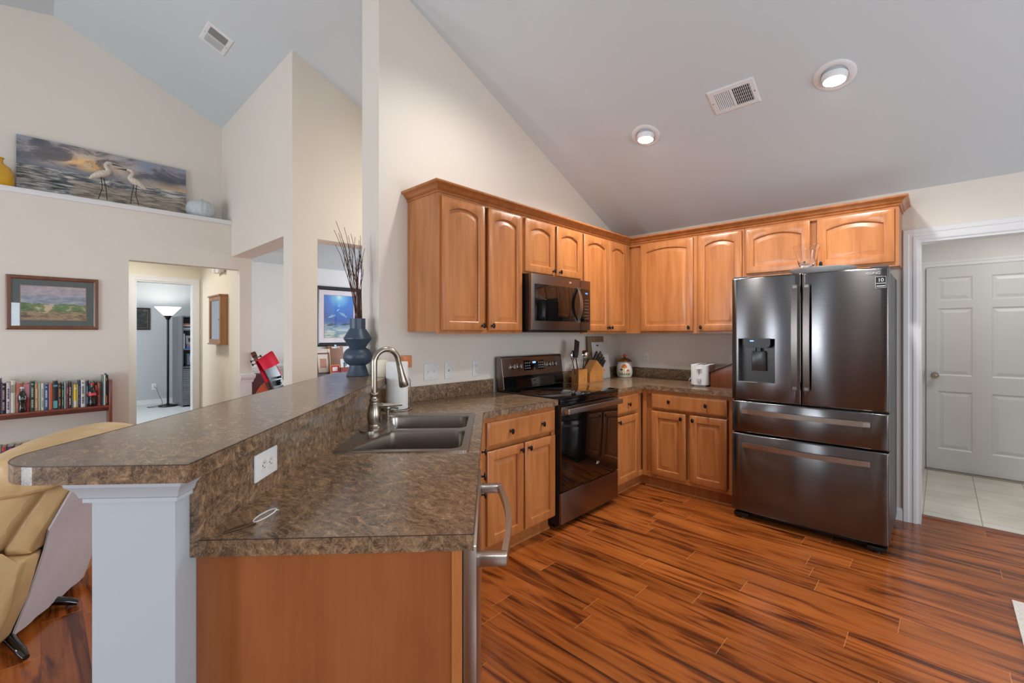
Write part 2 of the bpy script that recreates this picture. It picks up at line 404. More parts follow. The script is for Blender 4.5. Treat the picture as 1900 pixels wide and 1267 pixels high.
m = MB(); m.box(-.001, .125, yo0-.018, yo0, 0, zo); m.box(-.001, .125, yo1, yo1+.018, 0, zo); m.box(-.001, .125, yo1+.018, yo0-.018, zo-.018, zo); S('trim_3', m, 'trim')
S('baseboard_right', MB().prism([(0, 0), (-.014, 0), (-.014, .075), (-.009, .088), (0, .092)], 'y', -2.3665, -2.30), 'trim')
# laundry room
S('wall_laundry', MB().box(.12, 1.95, -2.40, -2.30, 0, 2.45), 'wall_white')
S('wall_laundry_far', MB().box(1.85, 1.95, -4.3, -2.40, 0, 2.45), 'wall_white')
S('wall_laundry_south', MB().box(.12, 1.95, -4.4, -4.3, 0, 2.45), 'wall_white')
S('ceiling_laundry', MB().box(.12, 1.95, -4.4, -2.3, 2.44, 2.54), 'ceiling')
# outer walls behind the viewpoint, with real window openings
def wall_x(name, x0, x1, y0, y1, zt, opens, mat):
    m = MB(); ys = y0
    for (a, b, c, d) in sorted(opens):
        m.box(x0, x1, ys, a, 0, zt); m.box(x0, x1, a, b, d, zt)
        if c > 0: m.box(x0, x1, a, b, 0, c)
        ys = b
    m.box(x0, x1, ys, y1, 0, zt); return S(name, m, mat)
wall_x('wall_west', XB, XB+.1, YS, 3.4, ceil_z(XB+.1)+.03, [(-1.15, .85, .02, 2.06), (1.65, 2.75, .85, 2.06)], 'wall')
m = MB(); ys = XB
zt = 2.3
for (a, b, c, d) in [(-6.3, -4.6, .85, 2.06), (-3.2, -1.2, .75, 2.06)]:
    m.box(ys, a, YS, YS+.1, 0, zt); m.box(a, b, YS, YS+.1, d, zt); m.box(a, b, YS, YS+.1, 0, c); ys = b
m.box(ys, 0.12, YS, YS+.1, 0, zt); m.prism(gable(XB, .12, zt), 'y', YS, YS+.1); S('wall_south', m, 'wall')
def window(name, x, y, along, w, z0, z1, nx, nz, slats):
    """white frame with muntins standing in an opening; along 'x' or 'y'"""
    m = MB()
    def bx(a0, a1, z0, z1, t=.03):
        if along == 'y': m.box(x-t, x+t, y+a0, y+a1, z0, z1)
        else: m.box(x+a0, x+a1, y-t, y+t, z0, z1)
    bx(0, .05, z0, z1); bx(w-.05, w, z0, z1); bx(0, w, z0, z0+.05); bx(0, w, z1-.05, z1)
    for k in range(1, nx): bx(w*k/nx-.02, w*k/nx+.02, z0, z1, .02)
    for k in range(1, nz): bx(0, w, z0+(z1-z0)*k/nz-.012, z0+(z1-z0)*k/nz+.012, .02)
    if slats:
        k = z0+.08
        while k < z1-.05: bx(.05, w-.05, k, k+.012, .025); k += .06
    S(name, m, 'trim')
window('window_1', XB+.06, -1.15, 'y', 2.0, .02, 2.06, 2, 1, False)
window('window_2', XB+.06, 1.65, 'y', 1.1, .85, 2.06, 1, 2, True)
window('window_3', -6.3, YS+.05, 'x', 1.7, .85, 2.06, 2, 2, True)
window('window_4', -3.2, YS+.05, 'x', 2.0, .75, 2.06, 2, 2, False)
# left (north) wall: lower part carries the ledge, upper part stands back
DL, DU = 3.025, 3.39
HX0, HX1 = -3.785, -2.847
m = MB(); m.box(XB, HX0, DL, DL+.12, 0, 2.548); m.box(HX0, HX1, DL, DL+.12, 2.072, 2.548); m.box(HX1, -2.73, DL, DL+.12, 0, 2.205); m.box(HX1, -2.931, DL, DL+.12, 2.205, 2.548)
S('wall_left', m, 'wall')
S('wall_left_upper', MB().prism(gable(XB, -2.9, 2.40), 'y', DU, DU+.1), 'wall')
S('trim_4', MB().box(XB+.1, -2.931, DL-.022, DU, 2.548, 2.593, .004), 'trim', smooth=30)
# partition with the two dining room openings
m = MB()
def part_prism(x0, x1, y0, y1, z0): m.prism([(x0, z0), (x1, z0), (x1, ceil_z(x1)+.03), (x0, ceil_z(x0)+.03)], 'y', y0, y1)
part_prism(-2.93, -2.73, 1.505, DU+.02, 2.205); part_prism(-2.93, -2.722, 1.314, 1.505, 0); part_prism(-2.722, -1.2, 1.314, 1.505, 2.185); part_prism(-1.2, 0.1, 1.314, 1.505, 0)
S('wall_partition', m, 'wall')
S('wall_dining_far', MB().box(-2.736, 1.6, 4.3, 4.4, 0, 2.66), 'wall_white')
S('wall_dining_right', MB().box(1.5, 1.6, .2, 2.15, 0, 2.66).box(1.5, 1.6, 3.65, 4.3, 0, 2.66).box(1.5, 1.6, 2.15, 3.65, 0, .75).box(1.5, 1.6, 2.15, 3.65, 2.15, 2.66), 'wall_white')
S('ceiling_dining', MB().box(-2.73, 1.5, 1.505, 4.3, 2.62, 2.70), 'ceiling')
S('trim_5', MB().box(-2.73, 1.5, 3.35, 4.3, 2.36, 2.62), 'ceiling')
S('ceiling_foyer', MB().box(0.1, 1.5, .2, 1.505, 2.41, 2.5), 'ceiling')
S('trim_6', MB().prism([(4.30, .85), (4.282, .85), (4.276, .88), (4.268, .90), (4.268, .925), (4.276, .935), (4.30, .935)], 'x', -2.72, 1.5), 'trim')
rail = [(0, .83), (.014, .83), (.018, .855), (.028, .87), (.034, .89), (.034, .915), (.02, .925), (0, .925)]
S('trim_7', MB().sweep([(-2.845, DL), (-2.73, DL), (-2.73, DL+.12)], rail), 'trim')
S('wall_wainscot', MB().box(-2.846, -2.728, DL-.006, DL, 0, .83), 'trim')
# hall
YH = 4.746
S('wall_hall_right', MB().box(HX1, -2.735, DL+.12, YH, 0, 2.46), 'hall')
dx0, dx1, dz = -3.545, -2.925, 2.045
S('wall_hall_far', MB().box(-5.2, dx0, YH, YH+.12, 0, 2.46).box(dx1, HX1+.05, YH, YH+.12, 0, 2.46).box(dx0, dx1, YH, YH+.12, dz, 2.46), 'hall')
S('wall_hall_left', MB().box(-5.2, -5.1, DL+.12, YH, 0, 2.46), 'hall')
S('ceiling_hall', MB().box(-5.2, -2.735, DL+.12, YH+.12, 2.45, 2.54), 'ceiling')
def casing_x(name, yf, x0, x1, zt, w=.06, th=.016):
    prof = [(0, 0), (0, th*.6), (w*.3, th*.75), (w*.6, th*.7), (w*.9, th), (w, th*.8), (w, 0)]
    loops = [[(x+mx*o, yf-h, z+mz*o) for o, h in prof] for (x, z, mx, mz) in ((x0, 0, -1, 0), (x0, zt, -1, 1), (x1, zt, 1, 1), (x1, 0, 1, 0))]
    return S(name, MB().rings(loops), 'trim', smooth=30)
casing_x('trim_8', YH, dx0, dx1, dz)
S('trim_9', MB().box(dx0, dx0+.018, YH, YH+.13, 0, dz).box(dx1-.018, dx1, YH, YH+.13, 0, dz).box(dx0+.018, dx1-.018, YH, YH+.13, dz-.018, dz), 'trim')
# office
S('wall_office_far', MB().box(-5.1, -1.4, 8.5, 8.6, 0, 2.46), 'office')
S('wall_office_right', MB().box(-1.5, -1.4, YH+.12, 8.5, 0, 2.46), 'office')
S('wall_office_left', MB().box(-5.1, -5.0, YH+.12, 8.5, 0, 2.46), 'office')
S('ceiling_office', MB().box(-5.1, -1.4, YH+.12, 8.6, 2.45, 2.54), 'ceiling')
S('baseboard_office', MB().box(-5.0, -1.5, 8.486, 8.5, 0, .09), 'trim')
# six panel door at the end of the laundry room
yd0, yd1 = -2.462, -3.272
def panel_slab(mb, xf, y0, y1, z0, z1, th, panels):
    """slab facing -x with moulded raised panels"""
    b = mb.bm
    ys = sorted({y0, y1}|{p[0] for p in panels}|{p[1] for p in panels}); zs = sorted({z0, z1}|{p[2] for p in panels}|{p[3] for p in panels})
    vt = {}
    def vx(x, y, z):
        k = (round(x, 5), round(y, 5), round(z, 5))
        if k not in vt: vt[k] = b.verts.new((x, y, z))
        return vt[k]
    for i in range(len(ys)-1):
        for j in range(len(zs)-1):
            ym, zm = (ys[i]+ys[i+1])/2, (zs[j]+zs[j+1])/2
            if any(p[0] < ym < p[1] and p[2] < zm < p[3] for p in panels): continue
            b.faces.new([vx(xf, y, z) for y, z in ((ys[i], zs[j]), (ys[i], zs[j+1]), (ys[i+1], zs[j+1]), (ys[i+1], zs[j]))])
    for (a, c, d, e) in panels:
        def lp(o, x): return [(x, a+o, d+o), (x, a+o, e-o), (x, c-o, e-o), (x, c-o, d+o)]
        mb.rings([lp(0, xf), lp(.012, xf+.009), lp(.02, xf+.009), lp(.045, xf+.002)], cap0=False)
    mb.box(xf+.0095, xf+th, y0, y1, z0, z1)
t = struct(bpy.data.objects.new('door_1', None)); COL.objects.link(t); t.location = (1.85, 0, 0)
pc = []
for (a, c) in ((-2.79, -2.545), (-3.16, -2.915)):
    for (d, e) in ((.225, .80), (.955, 1.62), (1.695, 1.925)): pc.append((a, c, d, e))
m = MB(); panel_slab(m, -.035, yd1, yd0, .02, 2.03, .04, pc); m.build('door_leaf', M['door'], t, smooth=0)
kn = MB().lathe([(.030, 0), (.030, -.006), (.012, -.012), (.011, -.035), (.024, -.042), (.0285, -.055), (.024, -.066), (.010, -.071), (0, -.072)], (0, 0, 0), 24, 'x').build('door_knob', M['nickel'], t, (-.035, -2.525, .955))
MB().box(-.043, -.030, -2.4615, -2.455, .90, 1.01).build('strike_plate', M['nickel'], t)
casing_y('trim_10', 1.85, -1, -2.458, -3.276, 2.034, .06)
S('trim_11', MB().box(1.80, 1.86, -3.276, -2.458, 0.0, .018), 'steel')
# ---------------------------------------------------------------- cabinets
def arch_loop(x0, x1, z0, z1, rise, y, n=12):
    """closed loop, counter-clockwise seen from the front (-y)"""
    p = [(x0, y, z0), (x1, y, z0)]
    w = (x1-x0)/2
    for k in range(n+1):
        t = 1-2*k/n
        if rise > 1e-6:
            r = (w*w+rise*rise)/(2*rise); z = z1-r+sqrt(max(0, r*r-(w*t)**2))
        else: z = z1
        p.append(((x0+x1)/2+w*t, y, z))
    return p
def raised_door(w, h, rise=0.0, st=.058, th=.02):
    """door with a raised panel; local: x 0..w, z 0..h, back at y=0, front at y=-th"""
    m = MB()
    def lp(o, y, rs=None): return arch_loop(o, w-o, o, h-o, 0.0, y) if rs is None else arch_loop(o, w-o, o, h-o, rs, y)
    m.rings([lp(0, 0), lp(0, -th+.005), lp(.0025, -th+.0015), lp(.006, -th), lp(st-.004, -th, rise), lp(st, -th+.003, rise), lp(st+.002, -th+.013, rise),
             lp(st+.011, -th+.013, rise*.98), lp(st+.034, -th+.003, rise*.9), lp(st+.038, -th+.003, rise*.88)])
    return m
def drawer_front(w, h, th=.02):
    m = MB()
    def lp(o, y): return [(o, y, o), (w-o, y, o), (w-o, y, h-o), (o, y, h-o)]
    m.rings([lp(0, 0), lp(0, -th+.007), lp(.012, -th), lp(.016, -th)]); return m
KNOB = [(.0075, 0), (.0075, -.003), (.0045, -.006), (.0045, -.016), (.008, -.019)]
def knob(parent, x, z, y=-.02):
    m = MB().lathe(KNOB, (0, 0, 0), 14, 'y')
    n0 = len(m.bm.verts)
    m.lathe([(.006, -.017), (.0125, -.019), (.0145, -.023), (.0125, -.027), (.005, -.029), (0, -.0292)], (0, 0, 0), 18, 'y')
    m.bm.verts.ensure_lookup_table()
    for v in m.bm.verts[n0:]: v.co.z *= 1.28; v.co.x *= .8
    return m.build('knob', M['black_metal'], parent, (x, y, z))
def add_door(cab, x0, x1, z0, z1, yf, rise, knob_at):
    d = raised_door(x1-x0, z1-z0, rise).build('door', M['maple'], cab, (x0, yf, z0), smooth=35)
    if knob_at: knob(d, knob_at[0]-x0, knob_at[1]-z0)
    return d
def add_drawer(cab, x0, x1, z0, z1, yf, knobs):
    d = drawer_front(x1-x0, z1-z0).build('drawer', M['maple'], cab, (x0, yf, z0), smooth=35)
    for k in knobs: knob(d, k[0]-x0, k[1]-z0)
    return d
RW = R(-90)
UD = .334                       # upper cabinet depth to the face frame
def frame_body(x0, x1, y1, y0, z0, z1, st=.038):
    """carcass with a face frame set slightly proud; front at y0 (negative)"""
    m = MB(); m.box(x0, x1, y0+.019, y1, z0+.012, z1)
    m.box(x0, x0+st, y0, y0+.02, z0, z1); m.box(x1-st, x1, y0, y0+.02, z0, z1)
    m.box(x0+st, x1-st, y0, y0+.02, z0, z0+st); m.box(x0+st, x1-st, y0, y0+.02, z1-st, z1)
    return m
ZB, ZT = 1.372, 2.262
def upper(label, base, rz, x0, x1, z0, z1, doors, yb=-.002):
    c = thing('wall_cabinet', label, 'cabinet', base, rz, 'maple wall cabinets')
    frame_body(x0, x1, yb, -UD, z0, z1).build('body', M['maple'], c, smooth=0)
    for (a, b, c0, c1, rise, kx) in doors: add_door(c, a, b, c0, c1, -UD, rise, kx)
    return c
upper('tall maple wall cabinet with two arched doors at the left end, left of the microwave', (0, 0, 0), 0, -2.682, -1.916, ZB, ZT,
      [(-2.664, -2.307, 1.392, 2.228, .030, (-2.335, 1.425)), (-2.272, -1.934, 1.392, 2.228, .030, (-2.246, 1.425))])
upper('short two-door maple wall cabinet directly above the microwave', (0, 0, 0), 0, -1.914, -1.1565, 1.818, ZT,
      [(-1.900, -1.548, 1.832, 2.228, .030, (-1.575, 1.862)), (-1.521, -1.182, 1.832, 2.228, .030, (-1.494, 1.862))])
upper('maple wall cabinet with two narrow arched doors in the corner right of the microwave', (0, 0, 0), 0, -1.1545, -.338, ZB, ZT,
      [(-1.142, -.752, 1.392, 2.228, .030, (-.778, 1.425)), (-.745, -.42, 1.392, 2.228, .030, (-.722, 1.425))])
upper('maple wall cabinet with one wide arched door on the right wall beside the corner', (0, 0, 0), RW, .006, 1.000, ZB, ZT,
      [(.460, .968, 1.392, 2.228, .024, (.935, 1.425))])
upper('maple wall cabinet with one narrow arched door just left of the refrigerator top', (0, 0, 0), RW, 1.002, 1.388, ZB, ZT,
      [(1.015, 1.371, 1.392, 2.228, .030, (1.042, 1.425))])
upper('short wide maple wall cabinet with two doors above the refrigerator', (0, 0, 0), RW, 1.390, 2.364, 1.835, ZT,
      [(1.404, 1.852, 1.862, 2.228, .032, (1.82, 1.888)), (1.897, 2.341, 1.862, 2.228, .032, (1.925, 1.888))])
cp = [(.0, 2.245), (.006, 2.245), (.009, 2.252), (.006, 2.258), (.012, 2.262), (.018, 2.266), (.024, 2.276), (.034, 2.286), (.046, 2.291), (.050, 2.296), (.050, 2.306), (.0, 2.306)]
cm = MB().sweep([(-2.6825, -.002), (-2.6825, -UD-.0005), (-UD-.0005, -UD-.0005), (-UD-.0005, -2.3645), (-.002, -2.3645)], cp).build('crown_moulding', M['maple_crown'], smooth=25)
tag(cm, 'stepped maple crown moulding running along the tops of the wall cabinets', 'moulding')
# light rail shadow strip between microwave and cabinet bottoms is left to the light
BD = .62
def base(label, loc, rz, x0, x1, doors, drawers, yb=-.004, z1=.876, name='base_cabinet', kick=(None, None)):
    c = thing(name, label, 'cabinet', loc, rz, 'maple base cabinets')
    frame_body(x0, x1, yb, -BD, .10, z1).build('body', M['maple'], c, smooth=0)
    MB().box(kick[0] if kick[0] is not None else x0, kick[1] if kick[1] is not None else x1, -BD+.06, -BD+.075, 0, .10).build('toe_kick', M['maple_crown'], c, smooth=0)
    MB().prism([(-BD+.06, 0), (-BD+.045, 0), (-BD+.048, .012), (-BD+.06, .019)], 'x', kick[0] if kick[0] is not None else x0, kick[1] if kick[1] is not None else x1).build('shoe_moulding', M['maple'], c)
    for (a, b, c0, c1, kx) in doors: add_door(c, a, b, c0, c1, -BD, 0, kx)
    for (a, b, c0, c1, ks) in drawers: add_drawer(c, a, b, c0, c1, -BD, ks)
    return c
base('maple base cabinet with wide drawer over two doors, left of the stove', (0, 0, 0), 0, -2.585, -1.893,
     [(-2.552, -2.234, .112, .672, (-2.262, .635)), (-2.219, -1.908, .112, .672, (-2.188, .635))], [(-2.552, -1.908, .698, .842, [(-2.36, .77), (-2.055, .77)])], kick=(-2.585, -1.893))
base('narrow maple base cabinet with one drawer over one door, right of the stove', (0, 0, 0), 0, -1.116, -.004,
     [(-1.098, -.722, .112, .672, (-1.07, .635))], [(-1.098, -.722, .698, .842, [(-.91, .77)])], kick=(-1.116, -.5605))
bk_ = [o for o in bpy.data.objects if o.name.startswith('base_cabinet')][-1]
MB().box(-.5605, -.5455, -.6215, -.5605, 0, .10).build('toe_kick', M['maple_crown'], bk_, smooth=0)
base('maple base cabinet with drawer over two doors, between corner and refrigerator', (0, 0, 0), RW, .622, 1.40,
     [(.714, 1.018, .128, .690, (.985, .652)), (1.054, 1.349, .128, .690, (1.085, .652))], [(.714, 1.349, .712, .845, [(.88, .785), (1.19, .785)])], kick=(.622, 1.40))
# ---------------------------------------------------------------- peninsula: cabinets, knee wall, tops
PO = (CX, CY, 0)
base('maple sink cabinet in the peninsula with black knobs, beyond the dishwasher', (pen(0, .680)[0], pen(0, .680)[1], 0), PA, 1.702, 2.50,
     [(1.72, 2.10, .112, .672, (2.07, .635)), (2.12, 2.49, .112, .672, (2.15, .635))], [(1.72, 2.10, .698, .842, [(1.91, .77)]), (2.12, 2.49, .698, .842, [(2.3, .77)])], kick=(1.702, 2.45), yb=-.034, z1=.72)
t = thing('end_panel', 'plain maple end panel closing the near end of the peninsula under the counter', 'panel', PO, PA)
MB().box(1.062, 1.078, .088, .6655, 0, .875).build('panel', M['maple_panel'], t, smooth=0)
MB().box(1.058, 1.0785, .064, .0875, 0, .875).build('stile', M['maple'], t, smooth=0)
t = thing('dishwasher', 'stainless steel dishwasher at the near end of the peninsula with curved bar handle', 'dishwasher', PO, PA)
MB().box(1.085, 1.695, .066, .62, .1, .87).build('tub', M['dark_side'], t, smooth=0)
dwd = MB().box(1.081, 1.695, .030, .0635, .10, .868, .004).build('door', M['steel'], t)
m = MB(); pts = [(1.115, -.036, .817)]+[(1.115+(.52)*k/16, -.036-.022*sin(pi*k/16), .817) for k in range(1, 16)]+[(1.635, -.036, .817)]
loops = []
for (u, y, z) in pts: loops.append([(u, y-.008, z-.013), (u, y+.008, z-.013), (u, y+.008, z+.013), (u, y-.008, z+.013)])
m.rings(loops); m.box(1.105, 1.135, -.044, .0305, .803, .831, .004); m.box(1.615, 1.645, -.044, .0305, .803, .831, .004)
m.build('handle', M['steel'], dwd, smooth=30)
MB().box(1.085, 1.695, .06, .08, .0, .098).build('kick_plate', M['black_plastic'], t, smooth=0)
# knee wall and post under the raised bar (built architecture)
def wline(y, Y):   # u where the line at pen-y meets world Y
    return (Y-CY-y*cos(PA))/sin(PA)
def ppoly(pts): return [(pen(u, y)[0], pen(u, y)[1]) for u, y in pts]
S('wall_knee', MB().prism(ppoly([(.994, .667), (wline(.667, -.003), .667), (wline(.80, -.15), .80), (wline(.836, -.15), .836), (.994, .836)]), 'z', 0, 1.068), 'post')
crown = [(0, 1.022), (.010, 1.022), (.010, 1.030), (.014, 1.034), (.018, 1.046), (.030, 1.060), (.032, 1.068), (0, 1.068)]
pp = [pen(1.035, .6665), pen(.9935, .6665), pen(.9935, .8365), pen(2.7, .8365)]
S('trim_12', MB().sweep([(p[0], p[1]) for p in pp][::-1], [(o, z) for o, z in crown]), 'post', smooth=25)
# countertops
XSL, XSR = -1.889, -1.119      # stove sides
def counter_obj(name, mb, label, mat='laminate'):
    o = mb.build(name, M[mat], smooth=0); return tag(o, label, 'countertop')
eu, ey = 1.040, .036
corner = pen(2.622, .034)
cx_, cy_ = corner[0], corner[1]
sink_hole = ppoly(rrect(1.775, 2.562, .095, .592, .03, 3))
outer = ppoly([(eu, ey), (2.615, .034)])+[(cx_, -.652), (XSL-.003, -.652), (XSL-.003, -.003), (pen(wline(.6475, -.003), .6475)[0], -.003)]+ppoly([(eu, .6475)])
outer = ppoly([(eu, ey)])+[(cx_, cy_), (XSL-.003, -.652), (XSL-.003, -.003), (pen(wline(.6475, -.003), .6475)[0], -.003)]+ppoly([(eu, .6475)])
ct = counter_obj('countertop', MB().holed(outer, [sink_hole], .876, .914), 'brown mottled laminate countertop of the peninsula with the sink, reaching left of the stove')
# laminate backsplash upstand against the stove wall, a part of this worktop
xs0 = pen(wline(.6475, -.022), .6475)[0]+.02
def splash(mb, label): tag(mb.build('backsplash', M['laminate']), label, 'backsplash')
splash(MB().box(xs0, XSL-.018, -.022, -.003, .9141, 1.016, .002), 'low laminate backsplash strip on the stove wall left of the stove')
o = counter_obj('countertop', MB().prism([(XSR+.003, -.003), (XSR+.003, -.648), (-.648, -.648), (-.648, -1.405), (-.003, -1.405), (-.003, -.003)], 'z', .876, .914), 'brown mottled laminate countertop in the corner between stove and refrigerator')
splash(MB().box(XSR+.003, -.0225, -.022, -.003, .9141, 1.016, .002), 'low laminate backsplash strip between the stove and the room corner')
splash(MB().box(-.022, -.003, -1.405, -.003, .9141, 1.016, .002), 'low laminate backsplash strip on the right wall between corner and refrigerator')
o = tag(MB().prism(ppoly([(1.0395, .648), (wline(.648, -.003), .648), (wline(.6665, -.003), .6665), (1.0395, .6665)]), 'z', .876, 1.0685).build('laminate_panel', M['laminate'], smooth=0),
        'brown laminate splash panel rising from the sink counter to the bar top', 'panel')
bl, br, bn = 1.035, .617, .955
barp = ppoly([(bn, br), (wline(br, -.003), br)])+[(-2.897, -.003), (-2.897, .40), (-2.93, .415), (-3.00, .40)]+ppoly([(2.62, bl), (1.10, bl)]+[(p[0], p[1]) for p in arc(1.075, .915, .12, 88, 178, 8)])
bt = tag(MB().prism(barp, 'z', 1.069, 1.107).build('bar_top', M['laminate'], smooth=0), 'raised brown laminate breakfast bar top over the white post and knee wall', 'countertop')
seam_m = flat((46, 34, 28), .5)
def seam(pts, z, par): MB().tube([(p[0], p[1], z) for p in pts], .0011, 6).build('edge_seam', seam_m, par)
seam(ppoly([(eu, .6475), (eu, ey)])+[(cx_, cy_), (XSL-.003, -.652)], .9137, ct)
seam(ppoly([(2.62, bl), (1.10, bl)]+[(p[0], p[1]) for p in arc(1.075, .915, .12, 88, 178, 8)]+[(bn, br), (wline(br, -.02), br)]), 1.1067, bt)
# ---------------------------------------------------------------- sink, taps and things at the sink
sc = pen(2.168, .3435)
t = thing('kitchen_sink', 'stainless steel double bowl drop-in sink in the peninsula counter', 'sink', (sc[0], sc[1], .9141), PA)
hx, hy = .408, .263           # local x along the peninsula, y towards the bar (+)
m = MB()
outerl = rrect(-hx, hx, -hy, hy, .022, 4)
near = [(-.375, -.225), (-.035, -.225), (-.035, .10)]
def bowl(x0, x1, flip):
    """bowl outline with one corner swept back round the tap deck"""
    p = rrect(x0, x1, -.232, .215, [.05, .05, .05, .05], 6)
    out = []
    for (x, y) in p:
        t_ = (x-x0)/(x1-x0); t_ = 1-t_ if flip else t_
        lim = .215 if t_ < .25 else .215-.10*sin(min(1, (t_-.25)/.6)*pi/2)
        out.append((x, min(y, lim) if y > 0 else y))
    return out
bo = [bowl(-.372, -.014, False), bowl(.014, .372, True)]
m2 = MB().holed(outerl, bo, .0, .005)
m2.rings([[(p[0], p[1], .005) for p in outerl], [(p[0]*1.0, p[1]*1.0, .0065) for p in rrect(-hx+.004, hx-.004, -hy+.004, hy-.004, .02, 4)], [(p[0], p[1], .0051) for p in rrect(-hx+.010, hx-.010, -hy+.010, hy-.010, .018, 4)]], False, False)
m2.build('rim', M['sinksteel'], t, smooth=40)
for k, bl_ in enumerate(bo):
    cx2 = sum(p[0] for p in bl_)/len(bl_); cy2 = sum(p[1] for p in bl_)/len(bl_)
    def sc_(f, z): return [(cx2+(p[0]-cx2)*f, cy2+(p[1]-cy2)*f, z) for p in bl_]
    b = MB().rings([sc_(1.0, .0055), sc_(.985, .0), sc_(.97, -.012), sc_(.95, -.12), sc_(.92, -.165), sc_(.82, -.185), sc_(.2, -.19)], False, True).build('bowl', M['sinksteel'], t, smooth=60)
    MB().lathe([(.045, -.1885), (.045, -.186), (.035, -.1855), (.03, -.189), (0, -.1892)], (cx2, cy2, 0), 24).build('drain', M['chrome'], b)
fb = pen(2.21, .555)
t = thing('kitchen_faucet', 'brushed nickel gooseneck pull-down faucet behind the sink', 'faucet', (fb[0], fb[1], .9195), PA)
MB().lathe([(.0, 0), (.034, 0), (.034, .006), (.029, .012), (.030, .02), (.033, .045), (.0325, .07), (.028, .095), (.022, .118), (.020, .124), (.023, .128), (.023, .134), (.019, .138), (.018, .155), (.021, .159), (.021, .165), (.016, .170)], (0, 0, 0), 28).build('faucet_body', M['nickel'], t, smooth=60)
m = MB().prism([(p[0], p[1]) for p in [(a*.125*cos(R(x)), 0.062*sin(R(x))) for a, x in [(1, k*15) for k in range(24)]]], 'z', -.0003, .006, 0)
m.build('deck_plate', M['nickel'], t)
ang = R(-50); dx_, dy_ = cos(ang), sin(ang)
rr = .064; zs_ = .312
pts = [(0, 0, .165), (0, 0, .22), (0, 0, .27)]+[(dx_*(rr-rr*cos(R(a))), dy_*(rr-rr*cos(R(a))), zs_+rr*sin(R(a))) for a in range(0, 171, 10)]
tdir = Vector((dx_*.24, dy_*.24, -.97))
h0 = Vector(pts[-1])+tdir*.028; pts.append(tuple(h0))
MB().tube(pts, .0135, 16).build('spout', M['nickel'], t, smooth=60)
MB().tube([h0, h0+tdir*.010, h0+tdir*.045, h0+tdir*.08, h0+tdir*.108, h0+tdir*.114], [.0138, .0145, .0165, .0205, .0238, .021], 20).build('spray_head', M['nickel'], t, smooth=60)
lv = MB().tube([(.0, -.022, .105), (.0, -.045, .108)], .014, 14)
lv.tube([(0, -.040, .108), (.01, -.07, .107), (.02, -.10, .106), (.03, -.128, .106)], [.009, .0085, .009, .0075], 12)
lv.build('lever', M['nickel'], t, smooth=60)
dp = pen(2.46, .545)
t = thing('soap_dispenser', 'small brushed nickel soap pump beside the faucet at the sink corner', 'soap dispenser', (dp[0], dp[1], .9195), PA)
MB().lathe([(0, 0), (.024, 0), (.024, .004), (.016, .008), (.009, .014), (.009, .045)], (0, 0, 0), 20).build('base', M['nickel'], t)
MB().lathe([(0, .045), (.015, .046), (.017, .056), (.013, .064), (0, .066)], (0, 0, 0), 20).tube([(0, 0, .054), (.0, -.03, .056), (.0, -.055, .052)], .006, 10).build('pump_head', M['nickel'], t)
# ---------------------------------------------------------------- stove
t = thing('electric_stove', 'black and slate freestanding electric stove between the two base cabinets', 'stove', (-1.886, 0, 0))
w = .7645
MB().box(0.002, w-.002, -.645, -.03, .03, .905, .003).build('body', M['black_plastic'], t)
for x in (.05, w-.05):
    for y in (-.58, -.1): MB().lathe([(.018, 0), (.018, .004), (.01, .006), (.01, .031)], (x, y, 0), 14).build('foot', M['black_plastic'], t)
MB().box(-.004, w+.004, -.672, -.055, .9145, .925, .004).build('cooktop_glass', M['black_gloss'], t)
MB().box(0.0, w, -.668, -.645, .866, .9145, .003).build('front_lip', M['black_gloss'], t)
# ring marks of the burners
ring_m = flat((52, 52, 55), .3)
for (x, y, r) in ((.2, -.5, .1), (.56, -.5, .115), (.2, -.22, .075), (.56, -.22, .09)):
    MB().rings([[(x+q*cos(2*pi*k/40), y+q*sin(2*pi*k/40), .9252) for k in range(40)] for q in (r, r-.0025)], False, False).build('burner_ring', ring_m, t, smooth=0)
# oven door with window, towel bar handle and badge
d = MB().box(.004, w-.004, -.668, -.6455, .268, .862, .004).build('oven_door', M['black_gloss'], t)
MB().box(.004, w-.004, -.6705, -.668, .800, .860, .0008).build('door_trim', M['slate'], d)
m = MB(); m.box(.02, w-.02, -.725, -.705, .812, .850, .006, 3)
for x in (.045, w-.045): m.box(x-.022, x+.022, -.706, -.669, .816, .846, .004)
m.build('handle', M['steel'], d)
b = MB(); b.lathe([(.016, -.6682), (.016, -.6686)], (0, 0, 0), 4, 'y')
def swirl(parent, x, y, z, s, name='emblem'):
    """small looping oval emblem"""
    m = MB()
    for (a0, a1, rx, rz_, tilt) in ((200, 520, 1.0, .42, .5), (30, 250, .5, .75, -.3)):
        pts = []
        for k in range(17):
            a = R(a0+(a1-a0)*k/16); px, pz = rx*cos(a), rz_*sin(a)
            pts.append((x+s*(px*cos(tilt)-pz*sin(tilt)), y, z+s*(px*sin(tilt)+pz*cos(tilt))))
        m.tube(pts, [s*.05+s*.09*sin(pi*k/16) for k in range(17)], 6)
    return m.build(name, M['chrome'], parent)
b.bm.free()
swirl(d, .46, -.6695, .385, .018)
MB().box(.004, w-.004, -.668, -.6455, .045, .262, .004).build('storage_drawer', M['slate'], t)
